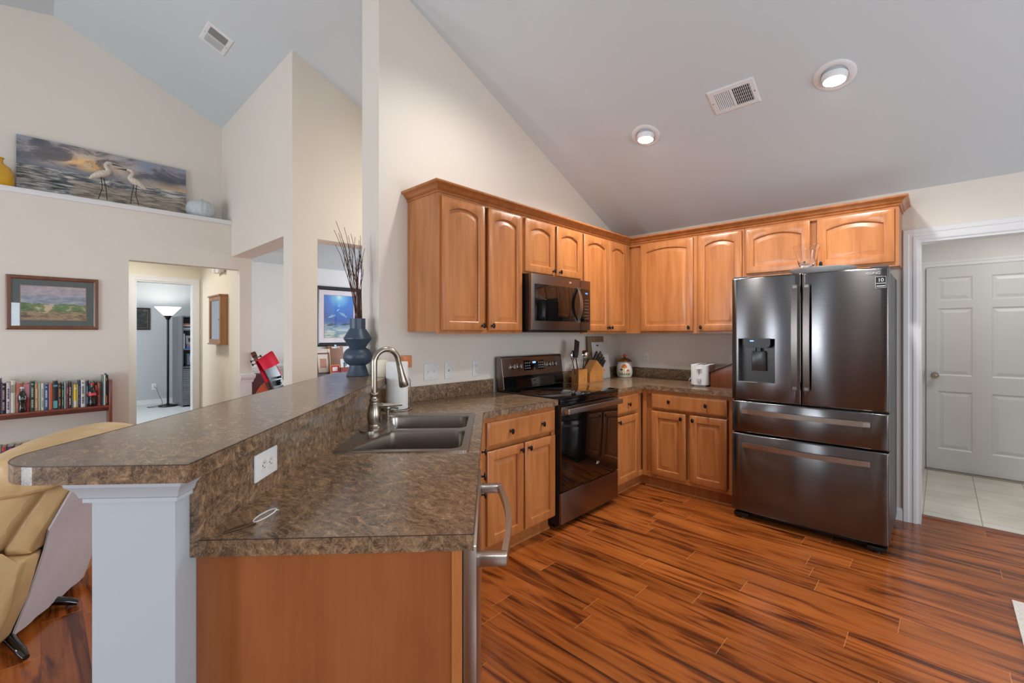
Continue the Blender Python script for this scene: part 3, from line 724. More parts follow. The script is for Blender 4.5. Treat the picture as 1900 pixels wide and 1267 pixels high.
# back guard with controls
m = MB().prism([(-.115, .93), (-.115, .955), (-.085, 1.175), (-.078, 1.187), (-.055, 1.19), (-.03, 1.187), (-.03, .92), (-.1, .92)], 'x', 0, w, .004)
bg = m.build('back_guard', M['slate'], t)
MB().prism([(-.117, .93), (-.1155, .957), (-.105, 1.03), (-.09, 1.03), (-.10, .93)], 'x', .004, w-.004).build('lower_guard', M['black_gloss'], t)
tb = atan(.03/.22)
def onguard(x, z): return (x, -.115+(z-.955)*.03/.22, z)
for x in (.115, .195, w-.195, w-.115):
    k = MB().lathe([(.023, 0), (.023, -.004), (.0205, -.006), (.018, -.026), (.016, -.029), (0, -.0292)], (0, 0, 0), 24, 'y').box(-.004, .004, -.034, -.028, -.017, .017, .001)
    k.build('knob', M['steel'], t, onguard(x, 1.105), (-tb, 0, 0))
pz = 1.11
cpn = MB().box(-.13, .13, -.003, .002, -.042, .042, .001).build('control_panel', M['black_gloss'], t, onguard(w/2, pz), (-tb, 0, 0))
text('8:88', .022, emit('blue_clock_digits', (120, 170, 255), 2.5), cpn, (0, -.0035, .02), (R(90), 0, 0), 'clock_display')
wht = flat((190, 190, 190))
m = MB()
for x in (-.11, -.085, -.06, .06, .085, .11):
    for z in (-.025, -.005, .018): m.box(x-.006, x+.006, -.0036, -.003, z-.0022, z+.0022)
m.build('key_marks', wht, cpn, smooth=0)
# ---------------------------------------------------------------- microwave
t = thing('microwave_oven', 'slate over-the-range microwave with black window, hung under the short cabinet', 'microwave', (-1.896, 0, 0))
w = .762; z0, z1 = 1.393, 1.816
MB().box(0, w, -.372, -.003, z0+.006, z1, .003).build('casing', M['black_plastic'], t)
MB().box(.01, w-.01, -.385, -.04, z0-.012, z0+.0055, .004).build('underside_vent', M['black_plastic'], t)
dr = MB().box(0, w*.80, -.408, -.3725, z0+.004, z1-.002, .005).build('door', M['slate'], t)
MB().box(.035, w*.80-.004, -.4105, -.408, z0+.075, z1-.075, .001).build('window', M['black_gloss'], dr)
MB().box(w*.805, w, -.408, -.3725, z0+.004, z1-.002, .005).build('control_side', M['slate'], t)
kp = MB().box(w*.806, w-.012, -.4105, -.408, z0+.075, z1-.075, .001).build('keypad', M['black_gloss'], t)
m = MB()
for i in range(7):
    for j in range(3): m.box(w*.895+j*.022-.006, w*.895+j*.022+.004, -.4109, -.4105, z0+.1+i*.026, z0+.105+i*.026)
m.build('key_marks', flat((120, 120, 122)), kp, smooth=0)
text('12:00', .016, emit('blue_timer_digits', (90, 150, 255), 2.0), kp, (w*.915, -.4109, z1-.11), (R(90), 0, 0), 'clock_display')
m = MB(); n = 14; loops = []
for k in range(n+1):
    s = -1+2*k/n; zz = (z0+z1)/2+s*.142; y = -.411-.034*(1-s*s)
    wv = .010+.012*(1-s*s)
    loops.append([(w*.755-wv, y-.003, zz), (w*.755, y-.008, zz), (w*.755+wv, y-.003, zz), (w*.755+wv*.8, y+.006, zz), (w*.755-wv*.8, y+.006, zz)])
m.rings(loops); m.box(w*.755-.008, w*.755+.008, -.43, -.4085, z0+.068, z0+.086); m.box(w*.755-.008, w*.755+.008, -.43, -.4085, z1-.086, z1-.068)
m.build('handle', M['steel'], dr, smooth=50)
swirl(dr, w*.62, -.409, z1-.037, .014)
text('whirlpool', .010, M['chrome'], dr, (w*.62, -.4085, z1-.038), (R(90), 0, 0), 'brand_lettering')
# ---------------------------------------------------------------- refrigerator (right wall)
t = thing('refrigerator', 'dark stainless French door refrigerator with two bottom drawers, by the laundry doorway', 'refrigerator', (0, -1.431, 0), RW)
w = .911
MB().box(.006, w-.006, -.70, -.03, .05, 1.765, .004).build('cabinet_body', M['dark_side'], t)
def bowed(x0, x1, z0, z1, yb, yf, bow, hole=None, n=14, full=(0, .911)):
    """door with a slightly bowed front, front at yf - bow in the middle of the appliance"""
    def front(x):
        s = (x-full[0])/(full[1]-full[0])*2-1; return yf-bow*(1-s*s)
    m = MB(); b = m.bm; e = .008
    xs = [x0, x0+e*.3, x0+e]+[x0+e+(x1-x0-2*e)*k/n for k in range(1, n)]+[x1-e, x1-e*.3, x1]
    if hole: xs = sorted(set(xs+[hole[0], hole[1]]))
    zs = [z0, z0+.004, z0+.01, z1-.01, z1-.004, z1]
    if hole: zs = sorted(set(zs+[hole[2], hole[3]]))
    def dy(x, z):
        q = 0
        for d_, lim in ((x-x0, e), (x1-x, e), (z-z0, .01), (z1-z, .01)):
            if d_ < lim: q = max(q, (1-d_/lim)**2*.007)
        return front(x)+q
    V_ = [[b.verts.new((x, dy(x, z), z)) for x in xs] for z in zs]
    for j in range(len(zs)-1):
        for i in range(len(xs)-1):
            if hole and hole[0]-1e-6 < (xs[i]+xs[i+1])/2 < hole[1] and hole[2] < (zs[j]+zs[j+1])/2 < hole[3]: continue
            b.faces.new((V_[j][i], V_[j][i+1], V_[j+1][i+1], V_[j+1][i]))
    back = {}
    ring = [(0, i) for i in range(len(xs))]+[(j, len(xs)-1) for j in range(1, len(zs))]+[(len(zs)-1, i) for i in range(len(xs)-2, -1, -1)]+[(j, 0) for j in range(len(zs)-2, 0, -1)]
    bv = [b.verts.new((xs[i], yb, zs[j])) for j, i in ring]
    for k in range(len(ring)):
        q = (k+1) % len(ring); b.faces.new((V_[ring[k][0]][ring[k][1]], bv[k], bv[q], V_[ring[q][0]][ring[q][1]]))
    b.faces.new(bv[::-1])
    return m, front
BOW = .014; YF = -.782; YBK = -.703
hole = (.048, .292, 1.02, 1.335)
m, fr = bowed(.002, .4495, .885, 1.782, YBK, YF, BOW, hole)
ld = m.build('left_door', M['black_steel'], t, smooth=40)
m, fr = bowed(.4535, .909, .885, 1.782, YBK, YF, BOW)
rd = m.build('right_door', M['black_steel'], t, smooth=40)
m, fr = bowed(.002, .909, .646, .874, YBK, YF, BOW); d1 = m.build('upper_drawer', M['black_steel'], t, smooth=40)
m, fr = bowed(.002, .909, .060, .634, YBK, YF, BOW); d2 = m.build('lower_drawer', M['black_steel'], t, smooth=40)
MB().box(.004, .907, -.7035, -.7005, .055, 1.775).build('door_gasket', M['black_plastic'], t, smooth=0)
MB().box(.02, .891, -.70, -.66, .012, .052).build('kick_grille', M['black_plastic'], t, smooth=0)
for x in (.06, .85): MB().box(x-.05, x+.05, -.768, -.66, .012, .04, .006).lathe([(.022, 0), (.022, .012)], (x, -.74, 0), 16).build('leveling_foot', M['black_plastic'], t)
for x in (.05, .861): MB().box(x-.045, x+.045, -.76, -.62, 1.7655, 1.795, .006).build('hinge_cover', M['dark_side'], t)
# ice and water recess of the left door
hx0, hx1, hz0, hz1 = hole
m = MB(); b = m.bm; yb_ = -.715
def q(*p): b.faces.new([b.verts.new(x) for x in p])
yA, yB = fr(hx0), fr(hx1)
q((hx0, yA, hz0), (hx0, yA, hz1), (hx0, yb_, hz1), (hx0, yb_, hz0)); q((hx1, yB, hz0), (hx1, yb_, hz0), (hx1, yb_, hz1), (hx1, yB, hz1))
q((hx0, yA, hz1), (hx1, yB, hz1), (hx1, yb_, hz1), (hx0, yb_, hz1)); q((hx0, yA, hz0), (hx0, yb_, hz0), (hx1, yb_, hz0), (hx1, yB, hz0)); q((hx0, yb_, hz0), (hx0, yb_, hz1), (hx1, yb_, hz1), (hx1, yb_, hz0))
rc = m.build('dispenser_recess', flat((66, 64, 63), .3), ld, smooth=0)
MB().prism(rrect(.085, .262, 1.268, 1.338, [.03, .03, .004, .004], 5), 'y', -.795, -.72).build('control_pod', M['black_plastic'], rc)
MB().box(.13, .155, -.7958, -.795, 1.315, 1.322).build('display', emit('blue_dispenser_light', (110, 160, 255), 2.0), rc, smooth=0)
MB().prism([(.135, 1.245), (.213, 1.245), (.22, 1.235), (.222, 1.10), (.126, 1.10), (.128, 1.235)], 'y', -.742, -.718, .003).lathe([(.02, -.008), (.02, .02)], (.174, -.745, 1.25), 16).build('paddle', flat((52, 50, 50), .25), rc)
MB().box(hx0-.002, hx1+.002, yA-.006, yB+.012, hz0-.004, hz0).build('drip_edge', M['steel'], rc, smooth=0)
def vbar(x, z0, z1, par):
    m = MB(); loops = []; n = 20
    for k in range(n+1):
        s = -1+2*k/n; zz = (z0+z1)/2+s*(z1-z0)/2; y = fr(x)-.030-.016*(1-s*s)
        loops.append([(x-.018, y+.012, zz), (x-.018, y, zz), (x+.018, y, zz), (x+.018, y+.012, zz)])
    m.rings(loops)
    for zz in (z0+.03, z1-.03): m.box(x-.012, x+.012, fr(x)-.032, fr(x)+.002, zz-.025, zz+.025)
    m.build('handle', M['dark_handle'], par, smooth=30)
vbar(.418, .985, 1.705, ld); vbar(.487, .985, 1.705, rd)
def hbar(z, par):
    m = MB(); loops = []; n = 24; x0, x1 = .080, .822
    for k in range(n+1):
        s = -1+2*k/n; x = (x0+x1)/2+s*(x1-x0)/2; y = fr(x)-.026-.018*(1-s*s)
        loops.append([(x, y+.012, z-.017), (x, y, z-.017), (x, y, z+.017), (x, y+.012, z+.017)])
    m.rings(loops)
    for x in (x0+.02, x1-.02): m.box(x-.02, x+.02, fr(x)-.03, fr(x)+.002, z-.013, z+.013)
    m.build('handle', M['steel'], par, smooth=30)
hbar(.803, d1); hbar(.556, d2)
text('SAMSUNG', .023, flat((196, 194, 192), .3), rd, (.817, fr(.817)-.0006, 1.748), (R(90), 0, 0), 'brand_lettering')
st = MB().box(.845, .897, fr(.845)-.0006, fr(.897)-.0002, 1.655, 1.726).build('energy_sticker', flat((20, 20, 22)), rd, smooth=0)
white_ink = flat((225, 225, 225))
text('10', .030, white_ink, st, (.871, fr(.845)-.0012, 1.703), (R(90), 0, 0), 'sticker_number')
MB().box(.848, .894, fr(.845)-.0012, fr(.845)-.0006, 1.682, 1.685).box(.850, .892, fr(.845)-.0012, fr(.845)-.0006, 1.664, 1.669).build('sticker_lines', white_ink, st, smooth=0)
m = MB()
for (a, b_, c, d_) in ((.8455, .8965, 1.655, 1.6565), (.8455, .8965, 1.7245, 1.726), (.845, .8462, 1.655, 1.726), (.8958, .897, 1.655, 1.726)): m.box(a, b_, fr(.845)-.0012, fr(.845)-.0006, c, d_)
m.build('sticker_border', white_ink, st, smooth=0)
# on top of the refrigerator
pl = tag(MB().lathe([(0, .0), (.11, .0), (.118, .006), (.195, .052), (.20, .060), (.195, .061), (.115, .014), (0, .010)], (0, 0, 0), 56).build('platter', M['white_ceramic'], None, (-.56, -1.965, 1.766), smooth=60), 'shallow round white platter lying on top of the refrigerator', 'plate')
gb = MB().lathe([(.0, 0), (.05, 0), (.052, .006), (.02, .02), (.018, .045), (.048, .09), (.060, .13), (.066, .17), (.086, .225), (.083, .225), (.063, .17), (.057, .13), (.044, .094), (0, .052)], (0, 0, 0), 40)
tag(gb.build('glass_bowl', M['glass'], None, (-.56, -1.87, 1.7765), smooth=60), 'clear footed glass bowl with flared rim standing in the white platter on the refrigerator', 'bowl')
# ---------------------------------------------------------------- things on the worktops
# utensil holder right of the stove with its utensils
CT = .914
t = thing('utensil_holder', 'square bamboo utensil box beside the stove holding the cooking tools', 'utensil holder', (-.948, -.163, CT), R(-15))
m = MB(); a = .050
m.rings([[(x*q, y*q, z) for x, y in ((-1, -1), (1, -1), (1, 1), (-1, 1))] for q, z in ((a, 0), (a, .132), (a-.007, .132), (a-.007, .012))]); m.build('box', M['bamboo'], t, smooth=0)
MB().box(.012, .030, -a-.0006, -a, .03, .036).box(.012, .030, -a-.0006, -a, .042, .046).build('maker_mark', flat((120, 78, 40)), t, smooth=0)
def utensil(name, label, x, y, tx, ty, L, head, mat, hm):
    o = thing(name, label, 'cooking utensil', (-.948+x, -.163+y, CT+.0125), 0, 'cooking tools in the bamboo box')
    top = Vector((tx, ty, L))
    MB().tube([(0, 0, 0), top*.5, top], [.005, .005, .0045], 8).build('handle', mat, o)
    head(o, top, hm); return o
def spat(o, p, hm):
    m = MB(); d = p.normalized()
    pts = [(-.024, 0), (.024, 0), (.040, .03), (.044, .15), (-.036, .165), (-.040, .03)]
    m.prism(pts, 'y', -.003, .003); m.build('blade', hm, o, p, (0, .12, .1))
def spoon(o, p, hm):
    m = MB().rings([[(p.x+.026*sx*cos(2*pi*k/16), p.y-.004*zz, p.z+.045+.048*sx*sin(2*pi*k/16)) for k in range(16)] for sx, zz in ((1, 0), (.98, 1.4), (.6, 2.8), (.1, 3.2))])
    m.build('bowl', hm, o, smooth=60)
def ladle(o, p, hm):
    MB().lathe([(0, -.04), (.02, -.036), (.036, -.02), (.042, .0), (.040, 0), (.034, -.018), (0, -.036)], (0, 0, 0), 20, 'y').build('bowl', hm, o, p+Vector((.012, -.0, .03)), (R(-20), 0, 0), smooth=60)
def whiskh(o, p, hm):
    m = MB()
    for k in range(4):
        a_ = pi*k/4
        m.tube([(p.x+.024*sin(pi*q/8)**.8*cos(a_)*(1 if q < 9 else -1), p.y+.024*sin(pi*q/8)*sin(a_), p.z+.10*(1-cos(pi*q/8))/2) for q in range(0, 9)], .0012, 5)
    m.build('wire_loops', hm, o)
utensil('spatula', 'black slotted spatula, tallest tool in the bamboo utensil box', -.010, -.010, -.058, .0, .225, spat, M['black_plastic'], M['black_plastic'])
utensil('serving_spoon', 'steel serving spoon leaning left in the bamboo utensil box', -.030, .01, -.062, .0, .20, spoon, M['chrome'], M['chrome'])
utensil('ladle', 'shiny steel ladle leaning right in the bamboo utensil box', .018, -.01, .046, .0, .22, ladle, M['black_plastic'], M['chrome'])
utensil('whisk', 'wire whisk standing at the back of the bamboo utensil box', .012, .025, .004, .02, .20, whiskh, M['chrome'], M['chrome'])
# knife block
t = thing('knife_block', 'slanted bamboo knife block full of black handled knives', 'knife block', (-.722, -.163, CT), R(-6))
kb = [(-.10, 0), (.095, 0), (.095, .088), (.128, .098), (.0, .205), (-.10, .092)]
MB().prism(kb, 'y', -.047, .047, .003).build('block', M['bamboo'], t)
MB().box(.095, .0956, -.015, .012, .035, .040).box(.095, .0956, -.015, .012, .046, .050).build('maker_mark', flat((120, 78, 40)), t, smooth=0)
sl = atan(.107/.128)
kn_d = Vector((sin(sl), 0, cos(sl)))     # out of the slanted face
def knife(k, x, y, L, lab):
    fx = x; fz = .098+(.128-x)*.107/.128
    o = thing('kitchen_knife', lab, 'knife', (0, 0, 0), 0, 'knives in the bamboo block')
    a_ = R(-6); P = Vector((-.722+cos(a_)*fx-sin(a_)*y, -.163+sin(a_)*fx+cos(a_)*y, CT+fz)); o.location = P
    o.rotation_euler = (0, sl-R(4), a_)
    h = MB().box(-.011, .011, -.0075, .0075, .002, L, .005, 3).build('handle', M['black_plastic'], o, smooth=60)
    MB().box(-.0115, .0115, -.008, .008, L-.012, L-.003, .002).build('end_cap', M['chrome'], h)
    m = MB()
    for q in (.25, .5, .75): m.lathe([(.0028, -.0079), (.0028, .0079)], (0, 0, L*q), 8, 'y')
    m.build('rivet', M['chrome'], h)
    return o
spots = [(.018, -.024, .115, 'top row front'), (.018, .022, .118, 'top row back'), (.045, -.024, .112, 'second row front'), (.045, .022, .115, 'second row back'), (.072, -.024, .105, 'third row front'), (.072, .022, .105, 'third row back'), (.098, -.022, .095, 'lowest row front'), (.098, .02, .095, 'lowest row back')]
for k, (x, y, L, wh) in enumerate(spots): knife(k, x, y, L, 'black handled kitchen knife with steel rivets, %s in the bamboo block' % wh)
# mushroom canister in the corner
t = thing('canister', 'white ceramic canister painted with orange mushrooms in the counter corner', 'canister', (-.135, -.165, CT))
MB().lathe([(0, 0), (.068, 0), (.076, .012), (.083, .05), (.082, .09), (.074, .13), (.066, .155), (.068, .162), (0, .162)], (0, 0, 0), 40).build('jar', M['white_ceramic'], t, smooth=60)
lid = MB().lathe([(.076, .162), (.079, .168), (.074, .176), (.055, .192), (.03, .203), (0, .207)], (0, 0, 0), 36).build('lid', plain('olive_brown_glaze', (112, 74, 20), .2, coat=.4), t, smooth=60)
MB().lathe([(.008, .203), (.01, .212), (.02, .220), (.020, .229), (.012, .238), (0, .240)], (0, 0, 0), 20).build('knob', plain('orange_glaze', (206, 92, 30), .2, coat=.4), lid, smooth=60)
ang0 = math.atan2(-2.575+.165, -4.376+.135)      # towards the viewpoint
def decal(pts, mat, name, par=t, lift=.0012):
    """flat painted shape wrapped on the jar; pts (arc length, z)"""
    m = MB(); vs = []
    for (s_, z) in pts:
        r = .0835 if z < .09 else .0835-(z-.09)*.20
        if z < .05: r = .077+(z-.012)*.17
        a_ = ang0+s_/.08; vs.append(m.bm.verts.new(((r+lift)*cos(a_), (r+lift)*sin(a_), z)))
    m.bm.faces.new(vs); return m.build(name, mat, par, smooth=0)
org = flat((216, 118, 34), .25); grn = flat((96, 122, 48), .3); brn = flat((120, 70, 34), .3); crm = flat((222, 196, 140), .3)
def capshape(x, z, w, h): return [(x-w, z), (x-w*.8, z+h*.6), (x-w*.3, z+h), (x+w*.3, z+h), (x+w*.8, z+h*.6), (x+w, z), (x, z-h*.15)]
decal([(-.010, .06), (.008, .06), (.006, .105), (-.006, .105)], crm, 'painted_stem'); decal(capshape(-.002, .104, .030, .034), org, 'painted_cap', lift=.0018)
decal([(.028, .045), (.040, .045), (.038, .068), (.030, .068)], crm, 'painted_stem'); decal(capshape(.033, .068, .017, .018), flat((190, 96, 60), .3), 'painted_cap', lift=.0018)
decal([(-.034, .045), (-.024, .045), (-.025, .078), (-.033, .078)], crm, 'painted_stem'); decal(capshape(-.030, .076, .016, .018), brn, 'painted_cap', lift=.0018)
for (x, z, tx) in ((-.045, .03, -.058), (-.03, .028, -.036), (-.014, .03, -.02), (.0, .028, .006), (.018, .03, .024), (.034, .028, .044), (.046, .03, .058)):
    decal([(x-.008, z), (x+.008, z), (tx, z+.03)], grn, 'painted_leaf', lift=.0022)
# boards leaning on the wall behind
def leaning(name, label, cat, x0, x1, h, th, yb, mat, tilt):
    o = MB().box(0, x1-x0, -th, 0, 0, h, .004).build(name, mat, None, (x0, yb, CT), (tilt, 0, 0)); return tag(o, label, cat)
b1 = leaning('cutting_board', 'tall weathered wooden board leaning on the wall behind the knife block', 'cutting board', -.625, -.34, .428, .016, -.062, M['paleboard'], R(-5.4))
b2 = leaning('cutting_board', 'white plastic cutting board leaning in front of the weathered wooden board', 'cutting board', -.59, -.30, .372, .010, -.088, plain('pale_board_plastic', (206, 206, 200), .5), R(-6))
MB().box(.075, .115, -.0108, -.010, .33, .345).build('handle_slot', M['grey_slot'], b2, smooth=0)
# toaster and wooden box by the refrigerator
t = thing('toaster', 'small white two-slice toaster on the counter by the wooden box', 'toaster', (-.30, -1.04, CT), R(-90+6))
MB().prism(rrect(-.075, .075, -.135, .135, .03, 5), 'z', .012, .185, .008).build('body', M['white_plastic'], t)
MB().box(-.05, .05, -.11, .11, 0, .012).build('base', flat((190, 190, 190)), t)
for x in (-.022, .022): MB().box(x-.011, x+.011, -.095, .095, .1848, .1862).build('slot', M['black_plastic'], t, smooth=0)
MB().box(-.003, .003, -.1362, -.1352, .10, .16).build('lever_slot', M['grey_slot'], t, smooth=0)
MB().box(-.022, .022, -.15, -.136, .148, .158, .003).build('lever', M['white_plastic'], t)
MB().lathe([(.018, -.1355), (.016, -.150), (0, -.151)], (0, 0, .055), 20, 'y').build('dial', flat((196, 196, 196)), t)
tag(MB().tube([(-.275, -.93, .985), (-.285, -.915, .96), (-.285, -.905, .94), (-.275, -.905, .925), (-.26, -.92, .918), (-.23, -.97, .918)], .003, 8).build('power_cord', M['white_plastic']), 'white power cord looping out beside the toaster', 'cord')
t = thing('bread_box', 'reddish-brown wooden box with sloping lid beside the refrigerator', 'box', (-.24, -1.26, CT), R(180))
MB().prism([(-.125, 0), (.125, 0), (.125, .232), (-.125, .122)], 'x', -.155, .155, .003).build('body', M['redwood'], t)
MB().prism([(-.142, .1165), (.13, .2355), (.13, .2455), (-.145, .1255)], 'x', -.163, .163, .002).build('lid', maple('dark_lid_wood', (92, 50, 30), (66, 34, 20), 1, 10), t)
# paper towel stand
tp = pen(2.755, .556)
t = thing('paper_towel_stand', 'chrome wire paper towel stand at the corner behind the sink', 'paper towel stand', (tp[0], tp[1], CT), PA)
m = MB().tube([(.085*cos(2*pi*k/24), .085*sin(2*pi*k/24), .004) for k in range(25)], .004, 8); m.tube([(-.085, 0, .004), (.085, 0, .004)], .004, 8); m.tube([(0, 0, .004), (0, 0, .325)], .005, 8); m.lathe([(0, .325), (.008, .330), (.009, .338), (0, .346)], (0, 0, 0), 12)
m.build('base_and_post', M['chrome'], t)
sd = Vector((-.35, -1, 0)).normalized()*.088
MB().tube([sd+Vector((0, 0, .004)), sd+Vector((0, 0, .15)), sd*.99+Vector((0, 0, .182)), sd*.92+Vector((0, 0, .19)), sd*.90+Vector((0, 0, .178))], .004, 8).build('side_arm', M['chrome'], t)
ro = MB().lathe([(.02, .0), (.063, .0), (.0645, .004), (.0645, .276), (.063, .28), (.02, .28), (.02, .0)], (0, 0, 0), 48, cap0=False, cap1=False)
tag(ro.build('paper_towel_roll', M['paper'], None, (tp[0], tp[1], CT+.0085)), 'white roll of paper towels on the chrome wire stand', 'paper towels')
# keys with a white cord near the splash panel
kp = pen(1.105, .585)
t = thing('key_tag', 'small brown key tag with white cord lying on the near counter', 'key tag', (kp[0], kp[1], CT), PA+R(-38))
MB().prism([(-.045, -.005), (.0, -.009), (.026, -.007), (.03, .0), (.0, .008), (-.042, .004)], 'z', 0, .004, .001).build('tag', plain('brown_tag', (74, 48, 22), .35), t)
cp_ = [(.024+.058*(1-cos(2*pi*k/28))/2*1.0, .014*sin(2*pi*k/28)+(.008*sin(pi*k/28)), .004+.012*sin(pi*k/28)**2) for k in range(29)]
MB().tube(cp_, .0014, 6).tube([(.078, .006, .014), (.09, .012, .010), (.094, .02, .004)], .0014, 6).build('cord', M['white_plastic'], t)
# vase with twigs and candle on the bar
VX, VY, VZ = -2.992, .085, 1.107
t = thing('vase', 'dark blue-grey stacked geometric vase at the far end of the bar top', 'vase', (VX, VY, VZ))
prof = [(0, 0), (.066, 0), (.068, .004), (.050, .062), (.050, .066)]+[(.030+.058*cos(R(a)), .122+.058*sin(R(a))*1.0) for a in (-70, -50, -30, -10, 10, 30, 50, 70)]+[(.051, .180), (.052, .183), (.084, .232), (.084, .238), (.052, .292), (.047, .297), (.047, .360), (.043, .360), (.043, .30), (.0, .29)]
t_v = MB().lathe(prof, (0, 0, 0), 56).build('body', M['vase_blue'], t, smooth=30)
random.seed(11)
tw = []
for k in range(14):
    a_ = random.uniform(0, 2*pi); r0 = random.uniform(.0, .034)
    ex, ey_ = -.05+random.uniform(-.075, .075), random.uniform(-.05, .06); H = random.uniform(.46, .66)
    pts = []
    for q in range(9):
        f = q/8; pts.append((r0*cos(a_)*(1-f)+ex*f**1.5*1.25+random.uniform(-1, 1)*.008*f, r0*sin(a_)*(1-f)+ey_*f**1.5+random.uniform(-1, 1)*.008*f, .293+(H-.0)*f))
    m = MB().tube(pts, [.0035-.0022*q/8 for q in range(9)], 6)
    for j in (4, 5, 6):
        p = Vector(pts[j]); d = (Vector(pts[j])-Vector(pts[j-1])).normalized()
        e1 = p+d*.06+Vector((random.uniform(-.02, .02), random.uniform(-.02, .02), .02)); m.tube([p, (p+e1)/2+Vector((.004, 0, 0)), e1], [.0018, .0015, .0009], 5)
    where = 'bare brown twig standing in the tall bundle in the dark blue vase'
    tag(m.build('twig', M['twig'], None, (VX, VY, VZ)), where, 'twig', 'twigs in the blue vase')
tag(MB().lathe([(0, 0), (.037, 0), (.0385, .003), (.0385, .098), (.034, .102), (.026, .098), (0, .096)], (0, 0, 0), 36).tube([(0, 0, .095), (.001, 0, .108)], .0012, 6).build('pillar_candle', M['wax'], None, (-2.905, -.062, 1.107), smooth=50), 'thick ivory pillar candle on the bar top beside the wall', 'candle')
# ---------------------------------------------------------------- wall plates
def plate(name, label, w, h, loc, rot, kind, cat):
    t = thing(name, label, cat, loc, 0, None, rot)
    MB().box(-w/2, w/2, -.006, 0, -h/2, h/2, .003).build('cover_plate', M['white_plastic'], t)
    if kind == 'switch2':
        for x in (-w*.2, w*.2): MB().box(x-.005, x+.005, -.0075, -.006, -.012, .012).box(x-.0035, x+.0035, -.016, -.007, -.001, .008).build('toggle', M['white_ceramic'], t)
    elif kind == 'jack':
        MB().lathe([(.006, -.006), (.006, -.0085), (.003, -.010), (0, -.010)], (0, 0, 0), 14, 'y').build('jack', M['nickel'], t)
    else:
        for x in ((-w*.2, w*.2) if kind == 'outlet4' else (0,)):
            for z in (-.020, .020):
                r = MB().prism(rrect(x-.0165, x+.0165, z-.014, z+.014, .009, 5), 'y', -.0075, -.006).build('receptacle', M['white_ceramic'], t)
                MB().box(x-.0075, x-.0055, -.0078, -.0075, z-.003, z+.006).box(x+.0055, x+.0075, -.0078, -.0075, z-.003, z+.006).lathe([(.0025, -.0075), (.0025, -.0078)], (x, 0, z-.008), 10, 'y').build('slots', M['grey_slot'], r, smooth=0)
    m = MB()
    for z in ((0,) if kind.startswith('outlet') else (-.042, .042)): m.lathe([(.003, -.006), (.0028, -.0068), (0, -.007)], (0, 0, z), 10, 'y')
    m.build('screw', flat((200, 200, 200)), t)
    return t
plate('light_switch', 'white double toggle switch plate on the wall left of the stove', .116, .116, (-2.496, -.0005, 1.107), (0, 0, 0), 'switch2', 'light switch')
plate('wall_jack', 'narrow white cable jack plate between the double switch and the outlet', .07, .116, (-2.341, -.0005, 1.105), (0, 0, 0), 'jack', 'wall plate')
plate('wall_outlet', 'white wall outlet just left of the stove back guard', .07, .116, (-2.076, -.0005, 1.107), (0, 0, 0), 'outlet', 'outlet')
plate('wall_outlet', 'white wall outlet behind the utensils right of the stove', .07, .116, (-1.02, -.0005, 1.10), (0, 0, 0), 'outlet', 'outlet')
plate('wall_outlet', 'white wall outlet on the right wall between canister and toaster', .07, .116, (-.0005, -.343, 1.11), (0, 0, R(-90)), 'outlet', 'outlet')
plate('wall_outlet', 'white wall outlet on the right wall near the refrigerator, above the wooden box', .07, .116, (-.0005, -1.20, 1.11), (0, 0, R(-90)), 'outlet', 'outlet')
plate('wall_outlet', 'white wall outlet under the salt night light behind the paper towels', .07, .116, (-2.715, -.0005, 1.10), (0, 0, 0), 'outlet', 'outlet')
op = pen(1.338, .6475)
plate('wall_outlet', 'white double outlet mounted sideways on the laminate splash panel', .076, .128, (op[0], op[1], 1.0), (0, R(90), PA), 'outlet', 'outlet')
t = thing('salt_night_light', 'orange salt night light plugged into the outlet behind the paper towels', 'night light', (-2.715, -.03, 1.12))
MB().prism([(-.034, -.022), (-.02, -.034), (.022, -.032), (.036, -.016), (.034, .014), (.02, .022), (-.03, .018)], 'z', .03, .108, .006).build('salt_block', NT('orange_salt').p(Base__Color=rgb((222, 140, 92)), Roughness=.6, Subsurface__Weight=.2).m, t)
MB().box(-.018, .018, -.014, .0215, -.03, .03, .003).build('plug_base', M['white_plastic'], t)
# ---------------------------------------------------------------- ceiling lights and vents
TL = atan(SL)
def ceil_pt(x, y, d=0.0):
    n = Vector((-SL, 0, -1)).normalized(); return Vector((x, y, ceil_z(x)))+n*d
def downlight(label, x, y, power):
    t = thing('recessed_light', label, 'ceiling light', ceil_pt(x, y), 0, 'recessed eyeball lights', (0, TL, 0))
    MB().lathe([(.108, .0005), (.108, -.003), (.100, -.008), (.072, -.006), (.066, .0), (.066, .0005)], (0, 0, 0), 40, cap0=False, cap1=False).build('trim_ring', M['trim'], t, smooth=50)
    e = thing_part = None
    m = MB().lathe([(.0665, .0), (.066, -.012), (.062, -.028), (.058, -.036), (.0565, -.036), (.0565, -.030)], (0, 0, 0), 36, cap1=False)
    eb = m.build('eyeball', M['trim'], t, (0, 0, 0), (0, -TL*.75, 0), smooth=60)
    MB().lathe([(.0562, -.0345), (.03, -.0395), (0, -.041)], (0, 0, 0), 36, cap0=False).build('lens', M['lens'], eb, smooth=60)
    d = bpy.data.lights.new('downlight_beam', 'SPOT'); d.energy = power; d.color = (1.0, .96, .91); d.spot_size = R(150); d.spot_blend = .9; d.shadow_soft_size = .055
    o = bpy.data.objects.new('downlight_beam', d); COL.objects.link(o); o.location = ceil_pt(x, y, .075)
    return t
downlight('recessed ceiling light nearest the refrigerator side, right of the air vent', -1.11, -2.113, 85)
downlight('recessed ceiling light above the stove corner, left of the air vent', -1.118, -.908, 85)
downlight('recessed ceiling light high above the left wall cabinet, just past the top edge', -2.40, -.82, 45)
